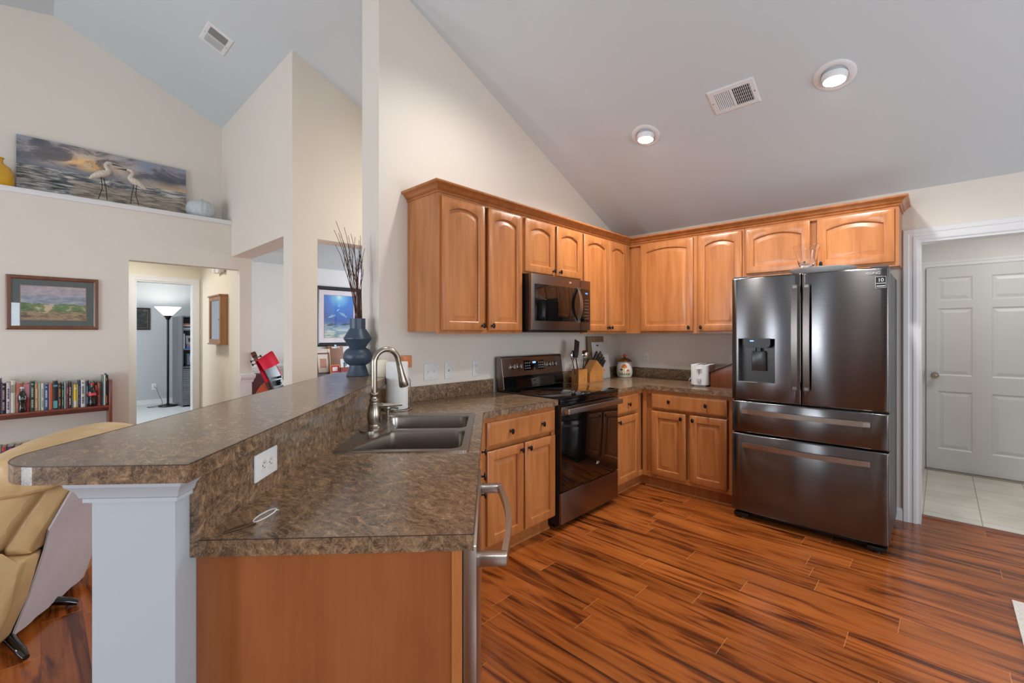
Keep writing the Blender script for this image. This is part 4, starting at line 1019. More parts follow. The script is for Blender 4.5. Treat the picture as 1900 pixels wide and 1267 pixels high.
def vent(label, x, y, long_y, L, W):
    t = thing('ceiling_vent', label, 'air vent', ceil_pt(x, y, .0005), 0, None, (0, TL, 0))
    # local x runs down the slope, y along the ridge
    a, b = (W/2, L/2) if long_y else (L/2, W/2)
    m = MB(); e = .032
    m.rings([[(sx*(a-o), sy*(b-o), z) for sx, sy in ((-1, -1), (1, -1), (1, 1), (-1, 1))] for o, z in ((0, 0), (0, -.004), (.008, -.008), (e, -.009), (e, -.001))], False, False)
    m.build('frame', M['trim'], t, smooth=0)
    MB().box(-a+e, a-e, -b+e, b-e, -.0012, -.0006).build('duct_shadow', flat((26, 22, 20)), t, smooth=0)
    m = MB()
    if long_y:
        n = 20
        for k in range(n):
            y = (-b+e)+(2*b-2*e)*(k+.5)/n
            if y > 0: m.prism([(y+.0048, -.0088), (y+.0048, -.0080), (y-.0026, -.0040), (y-.0026, -.0048)], 'x', -a+e, a-e)
            else: m.prism([(y-.0012, -.0088), (y+.0012, -.0088), (y+.0012, -.0030), (y-.0012, -.0030)], 'x', -a+e, a-e)
        for q in range(1, 5): m.box(-a+e+(2*a-2*e)*q/5-.001, -a+e+(2*a-2*e)*q/5+.001, -b+e, 0, -.0035, -.0025)
    else:
        n = 22
        for k in range(n):
            x_ = (-a+e)+(2*a-2*e)*(k+.5)/n
            m.prism([(x_+.0032, -.0088), (x_+.0032, -.0080), (x_-.0018, -.0040), (x_-.0018, -.0048)], 'y', 0.0, b-e)
            m.prism([(x_-.0010, -.0088), (x_+.0010, -.0088), (x_+.0010, -.0030), (x_-.0010, -.0030)], 'y', -b+e, 0.0)
    m.build('louvres', M['trim'], t, smooth=0)
    if long_y: MB().box(-a+e, a-e, -.007, .007, -.0095, -.001).build('centre_bar', M['trim'], t, smooth=0)
    else: MB().box(-a+e, a-e, -.005, .005, -.0095, -.001).build('centre_bar', M['trim'], t, smooth=0)
    for s in (-1, 1):
        p = (0, s*(b-.016), 0) if long_y else (s*(a-.016), 0, 0)
        MB().lathe([(.004, -.008), (.004, -.0105), (0, -.011)], p, 10).build('screw', M['steel'], t)
vent('white rectangular ceiling vent between the two recessed kitchen lights', -1.193, -1.574, True, .29, .205)
vent('white ceiling vent high over the living room wall', -3.326, 1.921, False, .205, .30)
# ---------------------------------------------------------------- rug at the lower right
tag(MB().box(-2.6, -.93, -4.3, -2.835, .001, .009, .003).build('area_rug', M['rug'], smooth=30), 'off-white flat rug on the wood floor at the right edge', 'rug')
# ---------------------------------------------------------------- recliner behind the bar
rp = pen(2.33, 2.15)
t = thing('recliner', 'cream leather recliner with pale vinyl back, standing behind the breakfast bar', 'recliner', (rp[0], rp[1], 0), PA+R(14.6))
# local: x along the back, -y towards the bar (the back side), +y the way it faces
def cushion(name, pts, x0, x1, puff, mat, parent, nx=10, sub=2, fold=0.0, droop=0.0, pw=4):
    """soft block: side outline pts (y,z) swept over x with puffed ends and shallow folds"""
    m = MB(); cy = sum(p[0] for p in pts)/len(pts); cz = sum(p[1] for p in pts)/len(pts); loops = []
    for k in range(nx+1):
        s = -1+2*k/nx; f = 1-puff*abs(s)**pw; x = (x0+x1)/2+s*(x1-x0)/2
        lp = []
        for q, p in enumerate(pts):
            a = 2*pi*q/len(pts)
            g = fold*(max(0, sin(k*1.55+2.2*sin(a+.6)))**2-.5*max(0, sin(k*.9-1.7*cos(a)))**3)
            lp.append((x, cy+(p[0]-cy)*(f-g), cz+(p[1]-cz)*(f-g)-droop*abs(s)**2.5))
        loops.append(lp)
    return m.rings(loops).build(name, mat, parent, smooth=80, sub=sub)
# shell of the backrest, its tan sides showing between cushion and vinyl back
MB().prism([(-.115, .43), (-.252, .71), (-.305, .80), (-.29, .83), (-.23, .835), (-.17, .80), (-.02, .50), (-.02, .43)], 'x', -.345, .345, .02).build('backrest_shell', M['leather'], t, smooth=60)
ck = [(.14, .40), (.20, .48), (.19, .58), (.12, .67), (.03, .74), (-.09, .775), (-.17, .77), (-.19, .73), (-.13, .64), (-.05, .50), (-.02, .42)]
cushion('back_cushion', ck, -.375, .375, .14, M['leather'], t, 24, 2, .05, .0, 5)
hp = [(.13, .70), (.135, .775), (.085, .845), (.0, .885), (-.10, .895), (-.20, .875), (-.275, .83), (-.30, .775), (-.25, .73), (-.12, .70), (.03, .68)]
cushion('head_pillow', hp, -.40, .43, .22, M['leather'], t, 26, 2, .075, .03, 5)
cushion('seat_cushion', [(.05, .30), (.62, .30), (.67, .38), (.62, .46), (.1, .45), (.03, .40)], -.24, .24, .06, M['leather'], t, 8, 2)
for s in (-1, 1):
    m = MB().prism([(.0, .055), (.60, .055), (.64, .42), (.58, .51), (.2, .52), (-.03, .435), (-.115, .425), (-.06, .22)], 'x', s*.315-.055, s*.315+.055, .022)
    m.build('armrest', M['leather'], t, smooth=60)
# loose pale vinyl sheet closing the back, hanging down to the base
m = MB(); loops = []; n = 14
for k in range(n+1):
    s = -1+2*k/n; w_ = .008*sin(k*1.9); q = 1 if s > -.2 else 1
    lo, hi = s*.262, s*.338
    P = [(lo, -.004+w_*.4, .045), (lo, -.064+w_, .22), (lo*1.05, -.125-w_*.6, .42), (hi, -.175, .53), (hi, -.262, .71), (hi, -.315, .80)]
    loops.append(P+[(x, y+.008, z) for x, y, z in P[::-1]])
m.rings(loops).build('back_panel', M['vinyl'], t, smooth=60)
MB().box(-.255, .255, .02, .55, .06, .25).build('frame', M['black_plastic'], t, smooth=0)
MB().lathe([(.05, .03), (.05, .07)], (0, .3, 0), 16).build('swivel_column', M['black_metal'], t)
for (lx, ly) in ((.04, -.085), (-.375, -.115), (.44, .22), (.2, .72), (-.28, .70)):
    d_ = Vector((lx, ly-.3, 0))
    MB().tube([Vector((0, .3, 0))+d_*q+Vector((0, 0, z)) for q, z in ((.08, .045), (.4, .05), (.75, .045), (.92, .026), (1.0, .013))], [.022, .022, .021, .018, .012], 12).build('leg', M['black_gloss'], t, smooth=60)
# ---------------------------------------------------------------- bookshelf, books and bottles on the left wall
BZ = .735; BX1 = -3.9225
t = thing('bookshelf', 'low reddish-brown open bookshelf against the left wall under the landscape picture', 'bookshelf', (0, 0, 0))
MB().box(BX1-.022, BX1, 2.79, 3.02, 0, .958, .003).build('side_panel', M['cherry'], t)
MB().box(-5.25, -5.228, 2.79, 3.02, 0, .958, .003).build('side_panel', M['cherry'], t)
for z in (BZ, .425, .10): MB().box(-5.228, BX1-.022, 2.79, 3.015, z-.022, z, .003).build('shelf', M['cherry'], t)
MB().box(-5.228, BX1-.022, 3.005, 3.02, .66, .713).build('rear_rail', M['cherry'], t)
def bxp(px): return -4.588+px/7.4545*.003215
def book(label, x0, x1, h, z, c, c2=None, depth=.15, marks=0, group='books on the upper shelf', rnd=random):
    w = x1-x0
    t = thing('book', label, 'book', (x0, 2.825, z), 0, group)
    m = MB(); m.box(.0004, .0025, 0, depth, 0, h); m.box(w-.0025, w-.0004, 0, depth, 0, h)
    n = 5; ys = [-.004*sin(pi*k/n) for k in range(n+1)]
    m.prism([(.0004+(w-.0008)*k/n, ys[k]) for k in range(n+1)]+[(w-.0004, .003), (.0004, .003)], 'z', 0, h)
    cv = m.build('cover', flat(c, .45), t, smooth=0)
    MB().box(.0026, w-.0026, .0035, depth-.004, .003, h-.004).build('pages', flat((222, 214, 196), .8), t, smooth=0)
    if c2 is not None:
        m = MB()
        if marks == 1: m.box(w*.1, w*.9, -.0052, -.0038, h*.62, h*.86)          # title patch
        elif marks == 2: m.box(w*.06, w*.94, -.0052, -.0038, h*.04, h*.3); m.box(w*.06, w*.94, -.0052, -.0038, h*.8, h*.86)
        elif marks == 3: m.box(w*.02, w*.98, -.0052, -.0038, h*.5, h*.98)
        else:
            z_ = h*.12
            k = 0
            while z_ < h*.88:
                dz_ = h*(.025+.03*((k*7+int(w*4000)) % 5)/5); m.box(w*.3, w*.7, -.0052, -.0038, z_, z_+dz_); z_ += dz_+h*.018; k += 1
                if k % 6 == 5: z_ += h*.08
        m.build('spine_lettering', flat(c2, .45), cv, smooth=0)
    return t
top = [ # x0, x1, top px (zoom), colour, lettering colour, kind of mark, words
 (-30, 13, 185, (84, 30, 96), None, 0, 'tall purple book'), (15, 74, 250, (24, 24, 30), (190, 150, 160), 0, 'black book with pale title'),
 (78, 130, 235, (196, 186, 196), (60, 60, 90), 0, 'lilac-white book with dark lettering'), (133, 192, 205, (206, 204, 190), (150, 140, 120), 1, 'wide cream book'),
 (196, 288, 245, (176, 100, 76), None, 0, 'wide salmon book'), (291, 372, 245, (160, 40, 44), (186, 120, 130), 3, 'broad red book with pink band'),
 (378, 440, 215, (26, 62, 58), (180, 190, 170), 0, 'dark green book with pale title'), (442, 485, 245, (190, 132, 84), (220, 200, 170), 0, 'tan orange book'),
 (487, 520, 240, (150, 176, 160), None, 0, 'thin mint green book'), (523, 562, 240, (212, 206, 186), (120, 130, 120), 0, 'cream book with grey lettering'),
 (565, 623, 257, (36, 74, 136), (206, 214, 222), 0, 'bright blue book with white lettering'), (626, 680, 250, (190, 96, 70), None, 0, 'salmon orange book'),
 (684, 750, 208, (22, 20, 24), (90, 160, 170), 2, 'tall black book with turquoise marks'), (753, 800, 242, (28, 24, 22), (206, 122, 60), 0, 'black book with orange lettering'),
 (803, 835, 252, (20, 46, 40), (150, 180, 120), 0, 'thin dark green book'), (838, 863, 226, (150, 186, 196), None, 0, 'thin pale blue book'),
 (866, 901, 262, (122, 34, 40), (160, 90, 80), 1, 'maroon book'), (904, 940, 216, (24, 20, 32), (226, 226, 226), 0, 'black book with bold white lettering'),
 (943, 966, 240, (128, 122, 116), None, 0, 'thin grey book'), (969, 1015, 262, (226, 190, 30), (214, 210, 206), 2, 'yellow book with white foot'),
 (1018, 1036, 250, (196, 200, 140), None, 0, 'thin pale yellow book'), (1039, 1070, 200, (26, 30, 62), (120, 110, 180), 0, 'thin navy book'),
 (1074, 1141, 190, (212, 212, 212), (40, 40, 44), 0, 'wide white book with black mark'), (1144, 1195, 202, (22, 30, 48), (110, 150, 170), 0, 'dark navy book'),
 (1199, 1240, 238, (24, 36, 74), None, 0, 'navy blue book'), (1243, 1280, 232, (112, 106, 50), None, 0, 'olive book'),
 (1283, 1320, 212, (20, 20, 22), (170, 60, 50), 1, 'black book with dark red patch'), (1323, 1365, 235, (186, 96, 80), (90, 40, 36), 0, 'salmon pink book'),
 (1368, 1395, 225, (24, 44, 74), None, 0, 'thin dark blue book'), (1398, 1415, 118, (120, 136, 128), None, 0, 'thin tall grey-green book'),
 (1418, 1449, 112, (214, 220, 212), None, 0, 'tall white book'), (1452, 1470, 95, (28, 60, 44), (200, 120, 40), 2, 'thin tall dark green book'), (1473, 1496, 112, (46, 30, 62), None, 0, 'tall dark purple book')]
prev = None
for (a, b_, tp_, c, c2, mk, words) in top:
    bot = 655-.0664*(a-50)
    book(words+(' at the left edge of the upper bookshelf' if prev is None else ', right of the %s, upper shelf' % prev), bxp(a), min(bxp(b_), BX1-.0225), (bot-tp_)/7.4545*.00437, BZ, c, c2, .15, mk)
    prev = words.split(' with')[0]
low = [(-25, 14, 785, (140, 176, 160), None, 0, 'pale green book'), (18, 80, 790, (196, 62, 52), (44, 80, 140), 2, 'red book with blue foot'), (85, 175, 785, (36, 48, 84), (170, 60, 90), 0, 'wide navy book'),
 (180, 255, 790, (84, 24, 38), (220, 200, 190), 0, 'dark maroon book with pale lettering'), (258, 355, 768, (206, 40, 48), (226, 190, 190), 0, 'wide bright red book'), (360, 415, 745, (24, 26, 26), (90, 110, 80), 0, 'black book with green lettering'),
 (418, 470, 790, (30, 40, 36), (150, 160, 140), 0, 'blackish green book'), (473, 530, 785, (150, 110, 110), (60, 110, 70), 1, 'dusty pink book'), (533, 600, 742, (120, 26, 48), (220, 210, 210), 0, 'crimson book'),
 (603, 635, 730, (22, 24, 30), (210, 220, 220), 0, 'thin black book'), (639, 745, 712, (130, 50, 70), (30, 56, 120), 1, 'wide red and blue book'),
 (1010, 1090, 690, (130, 40, 44), None, 0, 'red book'), (1094, 1140, 690, (30, 34, 60), None, 0, 'dark blue book'), (1144, 1190, 680, (70, 30, 50), None, 0, 'plum book')]
prev = None
for (a, b_, tp_, c, c2, mk, words) in low:
    book(words+(' at the left edge of the lower bookshelf' if prev is None else ', right of the %s, lower shelf' % prev), bxp(a), bxp(b_), min(.25, .44+(838-.09*a-tp_)/7.4545*.00437-.425+.0), .425, c, c2, .15, mk, 'books on the lower shelf')
    prev = words.split(' with')[0]
def bottle(label, px, w, h, labelled):
    t = thing('cola_bottle', label, 'bottle', (bxp(px), 2.802 if False else 2.7905+w/2+.0015, BZ), 0)
    r = w/2
    prof = [(0, .002), (r*.8, 0), (r*.92, .006), (r*.9, h*.18), (r*.78, h*.30), (r*.98, h*.45), (r, h*.55), (r*.9, h*.66), (r*.5, h*.80), (r*.38, h*.86), (r*.38, h*.93)]
    MB().lathe(prof, (0, 0, 0), 28).build('body', plain('dark_cola_glass', (14, 12, 16), .06, coat=.6), t, smooth=60)
    MB().lathe([(r*.42, h*.92), (r*.45, h*.935), (r*.45, h*.985), (r*.4, h), (0, h)], (0, 0, 0), 24).build('cap', flat((200, 24, 30), .3) if labelled else flat((190, 192, 196), .3), t)
    if labelled:
        MB().lathe([(r*1.012, h*.46), (r*1.02, h*.60)], (0, 0, 0), 28, cap0=False, cap1=False).build('label_band', flat((206, 24, 32), .35), t)
    text('Coca-Cola', r*.36, flat((232, 232, 232)), t, (0, -r*1.06, h*.53), (R(90), 0, 0), 'script_lettering')
book_front = 2.825
bottle('dark cola bottle with silver cap on the upper shelf before salmon and red books', 280, .055, .205, False)
bottle('dark cola bottle with red label on the upper shelf before navy and olive books', 1245, .056, .200, True)
# ---------------------------------------------------------------- framed landscape on the left wall
def pic_mat_landscape():
    t = NT('golf_links_print'); v = t.coord('Object'); sp = t.n('SeparateXYZ', Vector=v); z = sp.outputs[2]; x = sp.outputs[0]
    n = t.noise(t.coord('Object', (9, 1, 16)), 1.0, 5, .6); n2 = t.noise(t.coord('Object', (14, 1, 40)), 1.0, 4, .6)
    zz = t.math('ADD', z, t.math('MULTIPLY', t.math('SUBTRACT', n, .5), .06))
    sky = t.ramp(n2, [(.3, (150, 148, 164)), (.7, (206, 194, 196))])
    sea = t.ramp(n2, [(.3, (112, 128, 150)), (.7, (186, 192, 202))])
    grn_ = t.ramp(n, [(.35, (66, 90, 66)), (.46, (98, 132, 84)), (.56, (126, 146, 98)), (.61, (214, 192, 158))])
    rough = t.ramp(n2, [(.35, (90, 82, 68)), (.55, (176, 152, 118)), (.75, (118, 120, 88))])
    c = t.mix(t.math('GREATER_THAN', zz, .065), sea, sky)
    c = t.mix(t.math('LESS_THAN', zz, -.005), c, grn_)
    c = t.mix(t.math('LESS_THAN', zz, -.075), c, rough)
    t.p(Base__Color=c, Roughness=.6); return t.m
def framed(name, label, cx_, cz_, y, w, h, fw, fd, matc, mw, art, fmat, group=None, rz=0, glass=True, loc=None):
    t = thing(name, label, 'picture', loc or (cx_, y, cz_), rz, group)
    loops = [[(sx*(w/2-o), yy, sz*(h/2-o)) for sx, sz in ((-1, -1), (1, -1), (1, 1), (-1, 1))] for o, yy in ((0, 0), (0, -fd*.8), (fw*.25, -fd), (fw*.7, -fd*.85), (fw, -fd*.6), (fw, 0))]
    MB().rings(loops, False, False).build('frame', fmat, t, smooth=0)
    MB().box(-w/2+fw*.9, w/2-fw*.9, -fd*.35, 0, -h/2+fw*.9, h/2-fw*.9).build('mount', matc, t, smooth=0)
    iw, ih = w-2*fw-2*mw, h-2*fw-2*mw
    MB().box(-iw/2, iw/2, -fd*.35-.001, -fd*.35, -ih/2, ih/2).build('print', art, t, smooth=0)
    MB().rings([[(sx*(iw/2+o), -fd*.35-.0012, sz*(ih/2+o)) for sx, sz in ((-1, -1), (1, -1), (1, 1), (-1, 1))] for o in (.0, .005)], False, False).build('mount_bevel', flat((150, 110, 90)), t, smooth=0)
    if glass: MB().rings([[(sx*(w/2-fw*.92), -fd*.55, sz*(h/2-fw*.92)) for sx, sz in ((-1, -1), (1, -1), (1, 1), (-1, 1))]], False, True).build('glass', M['pane'], t, smooth=0)
    return t
framed('framed_picture', 'brown framed coastal golf landscape with grey-green mount on the left wall', -4.282, 1.6335, DL-.001, .566, .457, .032, .022, flat((86, 100, 100), .7), .052, pic_mat_landscape(), M['picframe'])
# ---------------------------------------------------------------- the ledge: seascape canvas, wading birds, vases
LZ = 2.593
def seascape():
    t = NT('seascape_canvas'); v = t.coord('Object'); sp = t.n('SeparateXYZ', Vector=v); x, z = sp.outputs[0], sp.outputs[2]
    n = t.noise(t.coord('Object', (3.2, 1, 7.5), (0, .35, 0)), 1.0, 6, .62, .5); n2 = t.noise(t.coord('Object', (7, 1, 45)), 1.0, 5, .65, .6); n3 = t.noise(t.coord('Object', (22, 1, 90)), 1.0, 3, .6)
    dx = t.math('SUBTRACT', x, -.16); dz = t.math('SUBTRACT', z, .11)
    d = t.math('SQRT', t.math('ADD', t.math('MULTIPLY', dx, dx), t.math('MULTIPLY', t.math('MULTIPLY', dz, dz), 5.0)))
    glow = t.ramp(d, [(.0, (255, 236, 190)), (.07, (250, 200, 130)), (.2, (204, 188, 172)), (.5, (140, 150, 168))])
    sky = t.mix(t.ramp(n, [(.44, (0, 0, 0)), (.54, (235, 235, 235))]), glow, t.ramp(n, [(.45, (206, 140, 90)), (.50, (120, 112, 112)), (.58, (84, 84, 92)), (.7, (58, 62, 72))]))
    hor = t.math('ADD', t.math('MULTIPLY', x, -.0), .015)
    lowsky = t.mix(t.ramp(t.math('SUBTRACT', z, hor), [(.0, (255, 255, 255)), (.09, (0, 0, 0))]), sky, t.ramp(x, [(.0, (124, 130, 142)), (.5, (206, 178, 146)), (.9, (222, 170, 106))]))
    sea = t.ramp(n2, [(.34, (50, 54, 60)), (.45, (104, 106, 110)), (.54, (160, 158, 154)), (.64, (218, 214, 208))])
    sand = t.ramp(n2, [(.3, (84, 76, 68)), (.45, (136, 126, 114)), (.58, (176, 164, 148)), (.72, (206, 198, 184))])
    zz = t.math('ADD', z, t.math('MULTIPLY', t.math('SUBTRACT', n3, .5), .02))
    low = t.mix(t.math('MULTIPLY', t.math('LESS_THAN', zz, -.055), t.math('GREATER_THAN', t.math('ADD', x, t.math('MULTIPLY', t.math('SUBTRACT', n, .5), .5)), t.math('ADD', -.33, t.math('MULTIPLY', t.math('ADD', zz, .25), .5)))), sea, sand)
    c = t.mix(t.math('LESS_THAN', z, hor), lowsky, low)
    t.p(Base__Color=c, Roughness=.55); return t.m
PWd, PHt = 1.235, .545
cv = thing('canvas_picture', 'wide sunset seascape canvas leaning on the ledge high on the left wall', 'picture', (-3.895, 3.335, LZ), 0, None, (R(-4), 0, 0))
MB().box(-PWd/2, PWd/2, -.02, 0, 0, PHt).build('stretcher', flat((60, 58, 58)), cv, smooth=0)
MB().box(-PWd/2+.0005, PWd/2-.0005, -.0212, -.02, -PHt/2+.0005, PHt/2-.0005).build('canvas', seascape(), cv, (0, 0, PHt/2), smooth=0)
whitef = fabric('shell_white_feather', (206, 196, 182), 70, .8, .12)
def egret(label, x, flip, s):
    t = thing('egret_figurine', label, 'figurine', (x, 3.065, LZ), 0, 'egret figurines on the ledge')
    f = -1 if flip else 1
    m = MB()   # body, neck and head as one surface
    spine = [(-.082, .178), (-.066, .196), (-.038, .216), (-.005, .235), (.022, .250), (.036, .266), (.030, .286), (.019, .302), (.018, .320), (.030, .335), (.046, .338), (.060, .333)]
    rad = [.005, .015, .024, .030, .027, .021, .015, .0125, .0125, .0155, .013, .006]
    m.tube([(f*a*s, 0, b*s) for a, b in spine], [r*s for r in rad], 14); m.build('body', whitef, t, smooth=70)
    MB().tube([(f*.056*s, 0, .334*s), (f*.09*s, 0, .331*s), (f*.135*s, 0, .327*s)], [.0065*s, .0045*s, .001], 8).build('beak', flat((46, 40, 38)), t)
    for (lx, kx, fx, yy) in ((-.012, -.004, -.03, -.012), (.004, .022, .03, .012)):
        MB().tube([(f*lx*s, yy, .218*s), (f*kx*s, yy, .11*s), (f*fx*s, yy, .014)], .0032, 8).build('leg', flat((34, 32, 32)), t)
    MB().prism([(f*.07*cos(2*pi*k/20)*s, .03*sin(2*pi*k/20)) for k in range(20)], 'z', 0, .016).build('base', flat((170, 156, 146)), t)
egret('taller white egret figurine on the ledge looking right, left of the pair', -3.965, False, 1.1)
egret('shorter white egret figurine on the ledge looking left, right of the pair', -3.735, True, 1.02)
t = MB().lathe([(0, 0), (.085, 0), (.105, .02), (.112, .08), (.108, .14), (.090, .185), (.062, .21), (.048, .225), (.046, .25), (.055, .265), (.050, .265), (.040, .25), (.0, .22)], (0, 0, 0), 40).build('yellow_vase', M['yellow'], None, (-4.63, 3.2, LZ), smooth=60)
tag(t, 'glossy yellow vase at the left end of the ledge', 'vase')
t = thing('gourd_vase', 'pale ribbed round gourd vase on the ledge right of the seascape', 'vase', (-3.185, 3.145, LZ))
MB().lathe([(0, 0), (.06, 0), (.098, .014), (.130, .06), (.134, .10), (.122, .145), (.088, .178), (.035, .192), (.014, .189), (0, .187)], (0, 0, 0), 96, rib=16, ribd=.03).build('body', M['pumpkin'], t, smooth=70)
MB().tube([(0, 0, .183), (.002, 0, .206), (.010, .003, .22)], [.015, .011, .013], 12).build('stem', M['pumpkin'], t, smooth=60)
# ---------------------------------------------------------------- hall
t = thing('wall_key_cabinet', 'oak wall cabinet with glass front hanging in the hallway right of the door', 'cabinet', (HX1-.0005, 3.722, 1.5325), R(-90))
# local: x = -Y, front towards -x of the world
cw, ch, cd = .50, .555, .058
m = MB(); m.box(-cw/2, cw/2, -cd, 0, -ch/2, ch/2); m.build('box', M['oak'], t, smooth=0)
MB().box(-cw/2-.012, cw/2+.012, -cd-.035, 0, ch/2, ch/2+.018, .004).build('top_board', M['oak'], t)
MB().box(-cw/2-.012, cw/2+.012, -cd-.035, 0, -ch/2-.018, -ch/2, .004).build('bottom_board', M['oak'], t)
m = MB().rings([[(sx*(cw/2-o), yy, sz*(ch/2-o)) for sx, sz in ((-1, -1), (1, -1), (1, 1), (-1, 1))] for o, yy in ((0, -cd-.0005), (0, -cd-.022), (.045, -cd-.022), (.05, -cd-.012), (.05, -cd-.0005))], False, False)
dr = m.build('door', M['oak'], t, smooth=0)
MB().box(-cw/2+.048, cw/2-.048, -cd-.012, -cd-.006, -ch/2+.048, ch/2-.048).build('glass', plain('silvery_cabinet_glass', (190, 200, 212), .06, .85), dr, smooth=0)
MB().lathe([(.006, -.022), (.004, -.03), (.008, -.036), (0, -.04)], (cw/2-.02, -cd, 0), 12, 'y').build('knob', M['nickel'], dr)
t = thing('door_chime', 'white door chime box with two tubes high on the hallway wall', 'door chime', (HX1-.0005, 3.70, 2.15), R(-90))
MB().box(-.075, .075, -.055, 0, -.05, .10, .006).build('housing', M['white_plastic'], t)
for x in (-.11, .11): MB().lathe([(.034, -.05), (.04, -.03), (.04, .07), (.034, .085)], (x, -.042, 0), 20).build('chime_tube', M['white_plastic'], t)
tag(MB().box(-5.02, -3.84, DL+.125, DL+.15, 1.2, 1.9).build('hall_mirror', M['cherry'], smooth=0), 'dark narrow frame edge at the left side of the hallway opening', 'picture') if False else None
# ---------------------------------------------------------------- office beyond the hall
t = thing('floor_lamp', 'black torchiere floor lamp with glowing white bowl shade in the office', 'floor lamp', (-2.70, 7.95, 0))
MB().lathe([(0, 0), (.145, 0), (.15, .012), (.145, .025), (.04, .04), (.02, .055)], (0, 0, 0), 36).build('base', M['black_metal'], t)
MB().lathe([(.019, .05), (.019, 1.62), (.03, 1.63), (.04, 1.66), (.072, 1.70), (.062, 1.70), (.02, 1.68)], (0, 0, 0), 20).build('pole', M['black_metal'], t)
MB().lathe([(.06, 1.695), (.205, 1.862), (.199, 1.862), (.055, 1.698)], (0, 0, 0), 40, cap0=False, cap1=False).build('shade', M['glow_shade'], t, smooth=60)
MB().tube([(0, -.018, 1.2), (0, -.05, 1.2)], .006, 8).build('switch', M['black_metal'], t)
d = bpy.data.lights.new('torchiere_bulb', 'POINT'); d.energy = 11; d.color = (1, .96, .9); d.shadow_soft_size = .05
o = bpy.data.objects.new('torchiere_bulb', d); COL.objects.link(o); o.location = (-2.70, 7.95, 1.80)
tag(MB().tube([(-2.83, 8.478, .335), (-2.80, 8.44, .30), (-2.77, 8.40, .18), (-2.73, 8.3, .05), (-2.75, 8.2, .008), (-2.86, 8.1, .006), (-3.0, 8.02, .006), (-2.98, 7.95, .006), (-2.85, 7.94, .008)], .004, 6).build('lamp_cord', M['black_plastic']), 'thin black lamp cord running from the office outlet to the lamp', 'cord')
plate('wall_outlet', 'white wall outlet low on the grey office wall beside the lamp', .075, .12, (-2.83, 8.4995, .335), (0, 0, 0), 'outlet', 'outlet')
def dark_art():
    t = NT('dark_night_print'); n = t.noise(t.coord('Object', (6, 1, 14)), 1.0, 4); t.p(Base__Color=t.ramp(n, [(.35, (24, 24, 26)), (.55, (50, 54, 56)), (.75, (120, 126, 128))]), Roughness=.5); return t.m
framed('framed_picture', 'black framed dark picture on the grey office wall left of the floor lamp', -3.08, 1.645, 8.4995, .38, .42, .02, .02, flat((40, 40, 42)), .02, dark_art(), M['black_plastic'], glass=False)
sx0, sx1 = -2.545, -1.75; sy0, sy1 = 7.62, 8.47
greyw = maple('grey_stained_wood', (112, 114, 118), (86, 88, 92), 1.0, 10, .5)
t = thing('storage_shelf_unit', 'tall grey shelf unit with closed lower part in the office beside the lamp', 'shelf unit', (0, 0, 0))
MB().box(sx0, sx0+.022, sy0, sy1, 0, 1.69).build('side_panel', greyw, t, smooth=0); MB().box(sx1-.022, sx1, sy0, sy1, 0, 1.69).build('side_panel', greyw, t, smooth=0)
MB().box(sx0+.022, sx1-.022, sy1-.02, sy1, 0, 1.69).build('back_panel', greyw, t, smooth=0)
for z in (.72, 1.06, 1.42, 1.67): MB().box(sx0+.022, sx1-.022, sy0+.005, sy1-.02, z, z+.022).build('shelf', greyw, t, smooth=0)
m = MB()
for k in range(20): m.box(sx0+.024, sx1-.024, sy0-.002, sy0+.016, .03+k*.034, .06+k*.034, .004)
m.build('slatted_door', greyw, t)
MB().box(sx0-.006, sx1+.006, sy0-.01, sy1, .742, .752).build('ledge_strip', greyw, t, smooth=0)
def obook(label, x, z, w, h, c, lay=False):
    o = thing('book', label, 'book', (x, sy0+.03, z), 0, 'books on the office shelf unit')
    MB().box(.0, w, 0, .17, 0, h).build('cover', flat(c, .5), o, smooth=0); MB().box(.003, w-.003, .004, .172, .003, h-.003).build('pages', flat((220, 214, 200)), o, smooth=0)
for k, (c, h, lb) in enumerate([((190, 188, 184), .03, 'white'), ((60, 66, 80), .028, 'slate blue'), ((200, 196, 190), .024, 'cream'), ((176, 96, 60), .026, 'orange brown')]):
    obook('%s book lying flat in the pile on the top office shelf' % lb, sx0+.03, 1.4425+[0, .031, .06, .085][k], .24, h-.001, c)
obook('white book standing upright on the middle office shelf at the left', sx0+.028, 1.0825, .026, .28, (206, 208, 210))
obook('bright blue book lying flat under the small portrait on the office shelf', sx0+.075, 1.0825, .22, .05, (52, 112, 186))
obook('tan book lying flat on the bright blue office shelf book', sx0+.085, 1.133, .18, .03, (170, 116, 84))
def stand_frame(name, label, x, y, z, w, h, fc, mc, ac, rz=0, tilt=-8):
    t = thing(name, label, 'picture', (x, y, z), 0, None, (R(tilt), 0, rz))
    MB().rings([[(sx*(w/2-o), yy, h/2+sz*(h/2-o)) for sx, sz in ((-1, -1), (1, -1), (1, 1), (-1, 1))] for o, yy in ((0, .012), (0, -.006), (w*.1, -.008), (w*.1, .0))], True, False).build('frame', fc, t, smooth=0)
    MB().box(-w*.4, w*.4, -.001, .001, h*.5-h/2+w*.1, h-w*.1).build('mount', mc, t, smooth=0)
    MB().box(-w*.24, w*.24, -.0022, -.001, h*.28, h*.72).build('photo', ac, t, smooth=0)
    return t
stand_frame('photo_frame', 'small white framed portrait standing on the office shelf books', sx0+.15, sy0+.10, 1.165, .13, .16, M['white_plastic'], flat((190, 186, 182)), flat((60, 58, 60)))
stand_frame('photo_frame', 'black framed certificate standing on the lower open shelf in the office', sx0+.21, sy0+.12, .744, .27, .27, M['black_plastic'], flat((136, 150, 178)), flat((226, 224, 220)))
